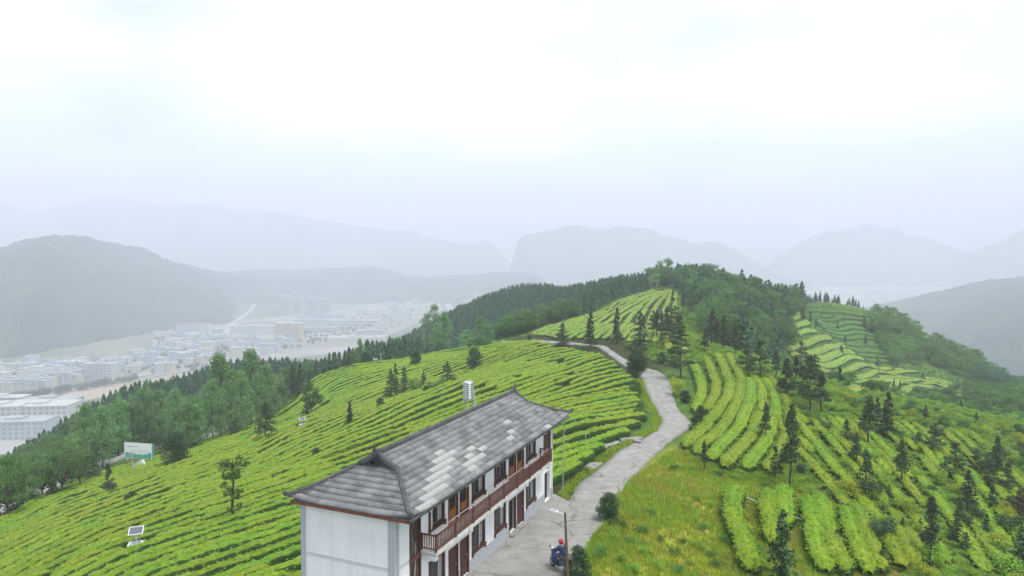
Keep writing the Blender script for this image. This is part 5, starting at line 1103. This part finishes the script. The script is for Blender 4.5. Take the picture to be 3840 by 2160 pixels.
# ------------------------------------------------------------------ masses: forest, undergrowth, grass
def scatter(name, label, kind, pts, hs, wide, m=None, var=0):
    """one uncountable mass of plants: points that carry a copy of one crown each"""
    me = bpy.data.meshes.new(name); me.vertices.add(len(pts)); me.vertices.foreach_set('co', np.asarray(pts, np.float32).ravel()); me.update()
    a = me.attributes.new('sc', 'FLOAT_VECTOR', 'POINT'); a.data.foreach_set('vector', np.stack([hs*wide, hs*wide, hs], 1).astype(np.float32).ravel())
    a = me.attributes.new('rot', 'FLOAT_VECTOR', 'POINT'); rr = np.zeros((len(pts), 3), np.float32); rr[:, 2] = np.random.default_rng(len(pts)).random(len(pts))*6.283; a.data.foreach_set('vector', rr.ravel())
    o = obj(name, me); first = plant(kind, float(pts[0][0])+.9, float(pts[0][1])+.7, float(hs[0]), wide, label=('shrub' if kind == 'shrub' else 'tree')+' at the outer margin of the '+name.replace('_', ' '), var=var, m=m)
    if pts[0][2] < VALLEY+5: first.location.z = VALLEY
    so = [c for c in first.children if c.data in (PROTO[kind][var][0], recolour(kind, var, m or PROTO[kind][var][0].materials[0]))][0]
    ng = bpy.data.node_groups.new(name, 'GeometryNodeTree'); ng.interface.new_socket('Geometry', in_out='INPUT', socket_type='NodeSocketGeometry'); ng.interface.new_socket('Geometry', in_out='OUTPUT', socket_type='NodeSocketGeometry')
    N = ng.nodes.new; gi, go, ip, oi = N('NodeGroupInput'), N('NodeGroupOutput'), N('GeometryNodeInstanceOnPoints'), N('GeometryNodeObjectInfo'); oi.inputs['Object'].default_value = so
    at1, at2 = N('GeometryNodeInputNamedAttribute'), N('GeometryNodeInputNamedAttribute'); at1.data_type = at2.data_type = 'FLOAT_VECTOR'; at1.inputs['Name'].default_value = 'sc'; at2.inputs['Name'].default_value = 'rot'
    K = ng.links.new; K(gi.outputs[0], ip.inputs['Points']); K(oi.outputs['Geometry'], ip.inputs['Instance']); K(at1.outputs['Attribute'], ip.inputs['Scale']); K(at2.outputs['Attribute'], ip.inputs['Rotation']); K(ip.outputs[0], go.inputs[0])
    o.modifiers.new('scatter', 'NODES').node_group = ng
    return tag(o, label, None, None, 'stuff')
def W(px, Y): return ((px-1920)/FPX*Y, Y)
def fill(poly, spacing, seed, reject=None):
    P = np.array(poly); r3 = np.random.default_rng(seed); x0, y0 = P.min(0); x1, y1 = P.max(0); gx, gy = np.meshgrid(np.arange(x0, x1, spacing), np.arange(y0, y1, spacing))
    x = (gx+r3.uniform(-.48, .48, gx.shape)*spacing).ravel(); y = (gy+r3.uniform(-.48, .48, gy.shape)*spacing).ravel(); k = in_poly(x, y, poly) & (paved(x, y) > 3)
    x, y = x[k], y[k]
    if reject is not None: k = reject(x, y); x, y = x[k], y[k]
    return np.stack([x, y, T(x, y)-.1], 1), r3
cx = [(p[0]-1.8*q[0], p[1]-1.8*q[1]) for p, q in zip(edge, [(0,0)]*len(edge))]
LF = cx+[W(2430,300),W(2350,330),W(2258,350),W(1977,372),W(1800,380),W(1583,370),W(1118,300),W(800,250),W(534,222),W(230,185),W(-150,150),W(-500,105)]
away = lambda x, y: (poly_dist(x, y, TEA) > 2.5) & (np.min(np.hypot(x[:, None]-GLx[None, :, 0], y[:, None]-GLx[None, :, 1]), 1) > 4.8)
pts, r3 = fill(LF, 2.0, 31, away)
leafy = (np.sin(pts[:, 0]*.07+1)+np.sin(pts[:, 1]*.05)+r3.normal(0, .5, len(pts))) > (-.2+.014*(pts[:, 1]-90)); near = pts[:, 1] < 200
lf = leafy & near
for v in range(2):
    k = ~lf & (np.arange(len(pts)) % 2 == v); scatter('conifer_forest' if v == 0 else 'mixed_conifer_forest', 'dense dark conifer plantation behind the tea slope' if v == 0 else 'dense bluish conifer plantation mixed through the forest behind the tea slope', 'forest', pts[k], r3.uniform(3.8, 6.0, k.sum()), 1.2, None, v)
scatter('broadleaf_forest', 'mass of mid-green leafy trees below the poplars', 'broad', pts[lf], r3.uniform(3.8, 6.5, lf.sum()), .85, M_BROAD, 0)
PK = [W(2430,262),W(2500,244),W(2560,225),W(2600,190),W(2640,160),W(2700,135),W(2800,130),W(2900,150),W(2960,185),W(2985,235),W(3020,262),W(3000,300),W(2800,320),W(2550,320)]
pts, r3 = fill(PK, 3.6, 33, lambda x, y: poly_dist(x, y, TEA) > 2); lf = r3.random(len(pts)) < .55
scatter('hilltop_conifers', 'dark mixed conifers covering the hilltop', 'conifer', pts[~lf], r3.uniform(5, 9, (~lf).sum()), 1.45, M_FOR, 0)
scatter('hilltop_broadleaf', 'green leafy trees mixed into the hilltop forest', 'broad', pts[lf], r3.uniform(4.5, 9, lf.sum()), .95, M_BROAD, 1)
TR = [W(2990,262),W(3060,266),W(3120,270),W(3240,278),W(3260,292),W(3000,290)]
pts, r3 = fill(TR, 3.6, 34); scatter('spur_crest_pines', 'row of dark pines along the crest of the spur', 'conifer', pts, r3.uniform(2.8, 4.6, len(pts)), 1.5, M_FOR, 1)
SF = [W(3265,250),W(3300,290),W(3420,285),W(3560,280),W(3720,262),W(3745,238),W(3640,232),W(3500,238),W(3400,232),W(3340,226),W(3330,238)]
pts, r3 = fill(SF, 3.8, 35); scatter('spur_woodland', 'leafy woodland covering the outer flank of the spur', 'broad', pts, r3.uniform(3, 7.5, len(pts)), 1.1, M_SPUR, 2)
GU = [W(3120,118),W(3250,112),W(3400,125),W(3600,118),W(3850,120),W(3960,190),W(3850,225),W(3700,208),W(3560,196),W(3350,180),W(3200,165),W(3050,165),W(2960,150)]
pts, r3 = fill(GU, 3.0, 36); k = r3.random(len(pts)) < .85; pts = pts[k]
scatter('gully_scrub', 'pale green scrub filling the gully before the spur', 'shrub', pts, r3.uniform(1.6, 3.6, len(pts)), 1.0, M_BROAD, 0)
RB = [W(3640,225),W(3840,210),W(4000,200),W(4050,260),W(3800,262)]
pts, r3 = fill(RB, 4, 37); scatter('gully_woodland', 'hazy leafy trees at the mouth of the gully', 'broad', pts, r3.uniform(4, 7, len(pts)), 1.0, M_FOR, 0)
# undergrowth and weeds on the pine slope and on the verges
pts, r3 = fill(SLOPE, .75, 38); k = r3.random(len(pts)) < .9; pts = pts[k]
scatter('slope_undergrowth', 'dense low green undergrowth over the pine slope', 'shrub', pts, r3.uniform(.3, .75, len(pts)), 1.5, M_SHRUB, 1)
BANK = [tuple(gp(*p)[:2]) for p in [(2290,1305),(2430,1375),(2490,1390),(2530,1440),(2560,1520),(2600,1570),(2560,1400),(2660,1340),(2780,1360),(2860,1450),(2900,1560),(2990,1470),(2850,1330),(2640,1240),(2480,1180),(2480,1280),(2380,1290)]]
pts, r3 = fill(BANK, .95, 39, lambda x, y: paved(x, y) > 3.2); scatter('bank_undergrowth', 'green weeds on the bank above the lane', 'shrub', pts, r3.uniform(.35, .9, len(pts)), 1.3, M_SHRUB, 2)
# grass
def grass(name, label, poly, spacing, m, seed, h=(.18, .42), keep=None, margin=.05, blades=7):
    P = np.array(poly); r3 = np.random.default_rng(seed); x0, y0 = P.min(0); x1, y1 = P.max(0); n_ = int((x1-x0)*(y1-y0)/spacing**2)
    x, y = r3.uniform(x0, x1, n_), r3.uniform(y0, y1, n_); k = in_poly(x, y, poly)
    x, y = x[k], y[k]; k = (paved(x, y) > margin) & (poly_dist(x, y, HOUSE) > .2); x, y = x[k], y[k]
    if keep is not None: k = keep(x, y, r3); x, y = x[k], y[k]
    n_ = len(x); X = np.repeat(x, blades)+r3.normal(0, .09, n_*blades); Yy = np.repeat(y, blades)+r3.normal(0, .09, n_*blades); Zz = T(X, Yy)-.06
    hh = r3.uniform(*h, n_*blades); a = r3.random(n_*blades)*6.283; w = .02+.02*r3.random(n_*blades); lean = hh*r3.normal(0, .35, n_*blades)
    b0 = np.stack([X-np.cos(a)*w, Yy-np.sin(a)*w, Zz], 1); b1 = np.stack([X+np.cos(a)*w, Yy+np.sin(a)*w, Zz], 1); tp_ = np.stack([X-np.sin(a)*lean, Yy+np.cos(a)*lean, Zz+hh], 1)
    V = np.stack([b0, b1, tp_], 1).reshape(-1, 3); return tag(obj(name, np_mesh(name, V, np.arange(len(V)).reshape(-1, 3), m)), label, None, None, 'stuff')
pn = lambda x, y: np.sin(x*.55+1.3)*np.sin(y*.4)+.6*np.sin(x*1.3+y*.9)
grass('meadow_grass', 'yellow-green grass of the meadow beside the yard', MEADOW, .2, M_GRASS, 41)
grass('dry_grass', 'straw-coloured dry grass patches in the meadow', MEADOW, .3, M_DRY, 42, (.15, .4), lambda x, y, r: pn(x, y)+r.normal(0, .3, len(x)) > .25)
grass('meadow_weeds', 'green weeds in patches through the meadow', MEADOW, .3, M_SHRUB, 43, (.2, .55), lambda x, y, r: pn(x+7, y*1.2+3)+r.normal(0, .3, len(x)) > .1, blades=8)
VG = [tuple(gp(*p)[:2]) for p in [(2060,1905),(2110,1830),(2180,1770),(2270,1690),(2370,1640),(2440,1600),(2440,1560),(2400,1480),(2370,1400),(2420,1410),(2500,1560),(2500,1610),(2400,1680),(2300,1760),(2150,1890)]]
grass('verge_grass', 'green grass on the lane verge beside the tea', VG, .2, M_GRASS, 44, (.15, .35))
GS = [tuple(gp(*p)[:2]) for p in [(2960,1830),(3050,1830),(3300,1900),(3500,2060),(3600,2240),(3200,2240),(3100,1950)]]
grass('slope_dry_grass', 'straw-coloured grass between the meadow hedges', GS, .26, M_DRY, 45, (.15, .4), lambda x, y, r: r.random(len(x)) < .8)

HC = [W(2560,150),W(2600,110),W(2700,84),W(2800,66),W(2900,62),W(3000,70),W(3200,78),W(3500,100),W(3840,110),W(3840,160),W(3500,150),W(3200,130),W(3050,170),W(2990,225),W(2900,160),W(2700,140),W(2560,190)]
pts, r3 = fill(HC, 1.25, 51, lambda x, y: (poly_dist(x, y, TEA) > 0) & (paved(x, y) > 2.5)); pts = pts[r3.random(len(pts)) < .85]
scatter('hill_undergrowth', 'low green weeds and scrub on the hill between tea and pines', 'shrub', pts, r3.uniform(.35, 1.1, len(pts)), 1.4, M_SHRUB, 0)
SPU = [W(2960,190),W(3000,175),W(3200,180),W(3500,190),W(3740,205),W(3745,240),W(3500,235),W(3340,240),W(3270,268),W(3000,262),W(2980,235)]
pts, r3 = fill(SPU, 1.7, 52); scatter('spur_grass_cover', 'low grass and weeds between the spur terraces', 'shrub', pts, r3.uniform(.3, .7, len(pts)), 1.8, M_BROAD, 2)

plant_px('broad', 2496, 1076, 108, .75, label='tall bushy tree on the very summit of the hill', m=M_BROAD); plant_px('broad', 2661, 1068, 92, 1.0, label='broad dark tree on the right shoulder of the summit', m=M_FOR); plant_px('broad', 2455, 1088, 66, .9, label='pale leafy tree at the left foot of the summit', m=M_POP); plant_px('broad', 2580, 1075, 84, 1.0, label='rounded tree between the two summit trees', m=M_BROAD)

SAD = [W(1860,165),W(2000,140),W(2250,124),W(2420,102),W(2480,94),W(2560,100),W(2570,150),W(2480,168),W(2300,168),W(2100,174),W(1990,168)]
pts, r3 = fill(SAD, 1.0, 53, lambda x, y: paved(x, y) > .9); scatter('saddle_weeds', 'short green weeds on the saddle round the lane bend', 'shrub', pts, r3.uniform(.2, .45, len(pts)), 1.7, M_SHRUB, 1)
NG = [tuple(gp(*p)[:2]) for p in [(2545,1695),(2620,1745),(2700,1790),(2900,1815),(3010,1860),(3060,1760),(3000,1620),(2930,1520),(2870,1480),(2860,1560),(2820,1660),(2740,1770),(2620,1720)]]
grass('slope_grass', 'green grass between the tea rows and the tall pine', NG, .2, M_SHRUB, 54, (.2, .5)); 
pts, r3 = fill(NG, .9, 55); scatter('slope_weeds', 'leafy weeds between the tea rows and the tall pine', 'shrub', pts[::2], r3.uniform(.3, .8, len(pts[::2])), 1.3, M_SHRUB, 2)

# ------------------------------------------------------------------ the town in the valley
PAINT = {'white': mat('white_render', (.42,.43,.44), (.56,.56,.56), .9, .05), 'cream': mat('cream_render', (.5,.44,.35), (.58,.53,.43), .9, .05), 'grey': mat('grey_render', (.36,.41,.46), (.46,.5,.54), .9, .05),
         'tan': mat('tan_cladding', (.52,.4,.26), (.6,.47,.32), .9, .05), 'pink': mat('pink_render', (.6,.38,.32), (.66,.45,.38), .9, .05)}
ROOFS = {'blue': mat('blue_sheet_roof', (.2,.34,.5), (.28,.42,.56), .6, .1), 'red': mat('red_sheet_roof', (.42,.14,.09), (.5,.2,.14), .7, .1), 'concrete': mat('flat_concrete_roof', (.45,.45,.44), (.6,.59,.57), .9, .1), 'white': mat('pale_sheet_roof', (.34,.36,.38), (.46,.47,.48), .8, .1), 'grey': PAINT['grey']}
M_WIN = mat('far_window_glass', (.27,.29,.32), None, .3); M_WINB = mat('balcony_shadow_glass', (.2,.21,.22), None, .5)
def building(px, py, w, d, h, rot, label, group=None, paint='white', roof='concrete', name='building', floors=0, gabled=False, bays=0, parapet=.8):
    p = at_z(px, py, VALLEY); o = tag(empty(name, (p[0], p[1], VALLEY), rot), label, 'building', group)
    MB().box(-w/2,w/2,-d/2,d/2,-1,h).build('wall', PAINT[paint], o)
    if gabled: rf = MB().add([(-w/2-.4,-d/2-.4,h+.02),(w/2+.4,-d/2-.4,h+.02),(w/2+.4,d/2+.4,h+.02),(-w/2-.4,d/2+.4,h+.02),(-w/2-.4,0,h+d*.16),(w/2+.4,0,h+d*.16)], [(0,1,5,4),(2,3,4,5),(0,4,3),(1,2,5),(0,3,2,1)]).build('roof', ROOFS[roof], o)
    else:
        rb = MB().box(-w/2-.25,w/2+.25,-d/2-.25,d/2+.25,h+.02,h+.4)
        if parapet: rb.box(-w*.16,w*.1,-d*.2,d*.25,h+.4,h+.4+2.2)
        rf = rb.build('roof', ROOFS[roof], o)
    if floors:
        fh = h/floors
        for k in range(floors):
            z0 = k*fh+fh*.32; z1 = k*fh+fh*.82
            if bays:
                for q in range(bays):
                    a = -w/2+w*(q+.22)/bays; c = -w/2+w*(q+.78)/bays; MB().box(a,c,-d/2-.12,-d/2+.05,z0,z1).build('window', M_WIN, o)
            else:
                MB().box(-w/2+w*.04,w/2-w*.04,-d/2-.12,-d/2+.05,z0,z1).build('window_band', M_WIN, o); MB().box(w/2-.05,w/2+.12,-d/2+d*.08,d/2-d*.08,z0,z1).build('window_band', M_WIN, o)
    return o
for k, (px, py) in enumerate([(1072,1172),(1116,1178),(1174,1182),(1219,1186)]):
    o = building(px, py, 29, 14, 52, -.12, 'tall white slab tower in the row of four above the campus', 'four tower blocks', 'white', 'white', 'tower_block', 0)
    for q in range(5):
        a = -14.5+29*(q+.2)/5; MB().box(a, a+3.4, -7.15, -6.95, 3, 48).build('balcony_strip', M_WINB, o)
    for q in range(3): MB().box(14.45, 14.65, -6+4*q, -4+4*q, 3, 48).build('balcony_strip', M_WINB, o)
    for q in range(1, 16): MB().box(-14, 14, -7.6, -7.16, q*3.1-.5, q*3.1).build('floor_slab', PAINT['white'], o)
o = building(1085, 1283, 50, 22, 38, -.1, 'broad tan office block in front of the campus', None, 'tan', 'concrete', 'office_block')
for q in range(12): MB().box(-25+50*(q+.3)/12, -25+50*(q+.7)/12, -11.15, -10.95, 3, 36).build('window_strip', M_WIN, o)
def long_hall(px, py, w, d, h, rot, label, **k): return building(px, py, w, d, h, rot, label, **k)
for a in [(965,1250,110,16,17,.12,'long white campus block with dark windows beside the tan office','white','concrete',4,14),(1000,1232,120,14,16,.12,'long white campus block behind the dark-windowed one','white','white',4,12),
          (1210,1200,130,18,16,.12,'long pale campus hall at the foot of the towers','white','white',3,0),(1180,1222,120,16,15,.12,'pale campus wing below the towers','white','grey',3,0),(1200,1246,80,18,12,.15,'low pale campus hall with a light roof','grey','white',2,0),
          (1335,1222,120,30,14,.0,'large curved-roof sports hall right of the campus','white','white',2,0),(729,1252,70,18,22,-.05,'lone white school block with a reddish roof at the hill foot','white','red',4,12),(805,1250,34,12,9,.0,'low pale building beside the lone school block','white','grey',2,0),
          (1340,1282,110,34,10,.1,'low cream market hall at the forest skyline','cream','white',0,0),(1390,1262,60,20,14,.1,'white block beside the cream market hall','white','white',3,0),(985,1210,120,16,8,.1,'low white shed roofs behind the campus','white','white',0,0),
          (70,1640,58,24,17,.1,'large pale blue-grey factory block nearest the forest edge','grey','white',4,11),(155,1582,66,30,19,.1,'big pale factory block with a flat roof behind the first','white','concrete',4,12),(20,1590,40,26,20,.1,'pale works building beside the big factory','white','concrete',4,7),(190,1545,60,20,15,.1,'long pale workshop behind the factories','white','white',3,0),(10,1545,50,18,17,.1,'pale workshop at the valley edge behind the works','grey','concrete',4,0),
          (382,1434,42,18,26,-.1,'tall pale apartment block standing apart','white','white',7,7),(405,1428,18,16,30,-.1,'taller stair block joined to the apart-standing apartments','white','white',8,3)]:
    px, py, w, d, h, rot, lb, pa, ro, fl, by = a; building(px, py, w, d, h, rot, lb, None, pa, ro, 'building', fl, False, by)
tr3 = random.Random(8)
for r_, (py, x0, x1, nn_) in enumerate([(1478,-20,170,6),(1464,20,190,6),(1452,60,290,8),(1440,90,300,7),(1428,110,300,6)]):
    for k in range(nn_):
        px = x0+(x1-x0)*(k+.5)/nn_; building(px, py-6*k/nn_, 22, 11, 14+tr3.random()*4, -.15, 'cream-white six-storey flats in the ranked housing estate', 'ranked housing estate', 'white' if tr3.random() < .7 else 'cream', 'white', 'apartment_block', 5 if r_ < 3 else 0, False, 5 if r_ < 3 else 0)
def quarter(poly, n_, label, group, hr, wr, paints, roofs, seed, name='town_house', gab=0.0, skew=-.1):
    r_ = random.Random(seed); P = np.array(poly, float); got = 0
    while got < n_:
        t = r_.random(); px = r_.uniform(P[:, 0].min(), P[:, 0].max()); py = r_.uniform(P[:, 1].min(), P[:, 1].max())
        if not in_poly(np.array(px), np.array(py), poly): continue
        building(px, py, r_.uniform(*wr), r_.uniform(8, 14), r_.uniform(*hr), skew+r_.gauss(0, .25), label, group, r_.choice(paints), r_.choice(roofs), name, 0, r_.random() < gab, parapet=r_.random() < .5); got += 1
PW = ['white','white','grey','cream']; RO = ['concrete','concrete','grey','blue','white']
quarter([(-20,1372),(150,1375),(420,1352),(560,1340),(640,1330),(800,1335),(780,1395),(600,1402),(420,1408),(200,1418),(-20,1425)], 95, 'small pale town house in the strip along the hill foot', 'town houses along the hill foot', (8, 17), (10, 20), PW, RO, 1)
quarter([(590,1330),(560,1275),(620,1255),(700,1262),(860,1265),(1020,1290),(1120,1300),(1000,1330),(850,1345)], 62, 'pale town house in the quarter below the bare hillside', 'town houses below the bare hillside', (8, 18), (12, 24), PW, RO, 2)
quarter([(1240,1180),(1300,1165),(1500,1140),(1620,1130),(1640,1165),(1540,1205),(1440,1245),(1400,1235),(1390,1200)], 55, 'far pale house in the quarter beyond the sports hall', 'houses beyond the sports hall', (8, 16), (16, 34), PW, RO+['white'], 3)
quarter([(1690,1125),(1780,1105),(1880,1102),(1900,1118),(1800,1140),(1700,1150)], 14, 'reddish far building at the end of the main road', 'reddish buildings by the main road', (10, 34), (30, 60), ['pink','tan','pink'], ['red','concrete'], 4)
quarter([(900,1010),(1100,1003),(1350,1000),(1560,1008),(1640,1020),(1500,1030),(1350,1000.5),(1000,1018)], 36, 'faint white building of the farthest town behind the low hill', 'farthest town buildings', (14, 30), (60, 150), ['white'], ['white','white','blue'], 5, 'far_building')
quarter([(3240,1085),(3500,1085),(3640,1088),(3600,1112),(3480,1150),(3330,1160),(3250,1130)], 46, 'small pale house in the village beyond the spur', 'village houses beyond the spur', (6, 12), (12, 26), PW, ['white','grey','blue','concrete'], 6, 'village_house', .5)
quarter([(3150,1048),(3400,1050),(3600,1062),(3560,1076),(3300,1078)], 24, 'faint white house at the foot of the three-topped mountain', 'houses under the three-topped mountain', (8, 14), (24, 60), ['white'], ['white','blue','grey'], 7, 'village_house', .5)
for a in [(3365,1096,300,40,12,-.04,'very long white factory shed beyond the spur','white','white'),(3310,1080,110,40,11,-.04,'blue-roofed factory shed beyond the spur','white','blue'),(3560,1073,330,40,12,-.06,'long pale shed behind the village','cream','white'),(3140,1094,60,50,9,.0,'white shed beside the bright paved strip','white','white'),(3030,1108,80,30,9,.1,'pale shed with a reddish roof near the bright strip','white','red'),(2990,1036,260,30,10,.0,'faint long white wall of sheds on the far plain','white','white')]:
    building(*a[:6], a[6], None, a[7], a[8], 'factory_shed', 0, True)
# flat pieces of the valley floor
def patch(name, label, px_pts, m, dz):
    P = [at_z(px, py, VALLEY+dz) for px, py in px_pts]; b = MB(); b.v = [tuple(p) for p in P]; b.f = [tuple(range(len(P)))]; tag(b.build(name, m), label, kind='structure')
M_BARE = mat('bare_earth', (.34,.27,.2), (.46,.38,.3), .95, .004); M_RED_E = mat('red_earth', (.34,.2,.13), (.42,.28,.19), .95, .01); M_PAVE = mat('pale_paving', (.34,.33,.31), (.44,.43,.41), .9, .01); M_TOWN = mat('town_ground', (.22,.22,.2), (.4,.38,.35), .95, .012)
patch('bare_field', 'long bare beige field beside the town', [(180,1535),(330,1500),(520,1466),(760,1410),(800,1378),(700,1395),(560,1418),(400,1440),(260,1470),(150,1520)], M_BARE, .3)
patch('works_yard', 'pale yard round the factories', [(-120,1720),(120,1690),(290,1625),(300,1570),(160,1530),(-120,1560)], M_PAVE, .5)
patch('town_ground', 'grey streets and plots of the town', [(-60,1520),(160,1500),(420,1425),(830,1372),(1300,1320),(1500,1240),(1660,1160),(1640,1125),(1450,1128),(1280,1160),(900,1205),(640,1245),(560,1330),(300,1365),(-60,1372)], M_TOWN, .15)
patch('red_earth_field', 'terraced red earth plot above the lone school', [(570,1190),(640,1160),(780,1150),(850,1160),(860,1195),(800,1228),(680,1200)], M_RED_E, .3)
patch('quarry_floor', 'pale cleared ground beside the valley road', [(800,1092),(860,1084),(905,1098),(890,1108),(820,1112)], M_PAVE, .4)
patch('paved_strip', 'bright paved strip on the plain beyond the spur', [(3080,1112),(3085,1070),(3116,1070),(3114,1112)], M_PAVE, .5)
patch('village_ground', 'pale fields round the far village', [(2950,1150),(2990,1066),(3200,1060),(3700,1070),(3650,1120),(3380,1200)], M_TOWN, .2)
def valley_road(name, label, pts, w, m, dz):
    P = smooth_line(np.array([at_z(px, py, VALLEY+dz)[:2] for px, py in pts]), 60); d = np.gradient(P, axis=0); d /= np.hypot(*d.T)[:, None]; nn_ = np.stack([-d[:, 1], d[:, 0]], 1); V = []
    for p, q in zip(P, nn_): V += [(*(p-q*w/2), VALLEY+dz), (*(p+q*w/2), VALLEY+dz)]
    tag(obj(name, np_mesh(name, V, [(2*k, 2*k+1, 2*k+3, 2*k+2) for k in range(59)], m)), label, kind='structure')
valley_road('valley_road', 'pale road curving round the red earth plot', [(855,1068),(905,1095),(945,1130),(950,1150),(920,1180),(870,1215),(850,1240),(875,1258)], 12, M_PAVE, .6)
valley_road('main_road', 'pale main road running to the far gap', [(1605,1070),(1635,1090),(1665,1120),(1690,1160),(1700,1200)], 22, M_PAVE, .7)
valley_road('field_road', 'pale road between town and bare field', [(100,1500),(300,1458),(520,1420),(760,1378)], 9, M_PAVE, .7)

tp3 = []; rt = random.Random(71)
for poly, n_ in (([(-20,1372),(150,1375),(560,1340),(800,1335),(780,1395),(420,1408),(-20,1425)], 260), ([(590,1330),(560,1275),(700,1262),(1020,1290),(1300,1200),(1500,1140),(1640,1165),(1440,1245),(1120,1310),(850,1345)], 420), ([(0,1500),(200,1470),(520,1420),(540,1428),(220,1482),(20,1515)], 120)):
    P = np.array(poly); k = 0
    while k < n_:
        px, py = rt.uniform(P[:, 0].min(), P[:, 0].max()), rt.uniform(P[:, 1].min(), P[:, 1].max())
        if in_poly(np.array(px), np.array(py), poly): tp3.append(at_z(px, py, VALLEY)); k += 1
scatter('town_trees', 'dark green trees between the town buildings', 'broad', np.array(tp3), np.random.default_rng(5).uniform(5, 10, len(tp3)), 1.1, M_DARKB, 3)

# ------------------------------------------------------------------ the hazy air
hz = MB().box(-7800, 7800, -1700, 8900, VALLEY-12, 620).build('haze', None)
hm_ = bpy.data.materials.new('haze'); hm_.use_nodes = True; nt = hm_.node_tree; nt.nodes.clear()
pv = nt.nodes.new('ShaderNodeVolumePrincipled'); pv.inputs['Color'].default_value = (.868, .905, 1.0, 1); pv.inputs['Density'].default_value = .00053; pv.inputs['Anisotropy'].default_value = 0.0
ou = nt.nodes.new('ShaderNodeOutputMaterial'); nt.links.new(pv.outputs[0], ou.inputs['Volume']); hz.data.materials.clear(); hz.data.materials.append(hm_)
tag(hz, 'pale blue haze filling the valley air', kind='stuff')
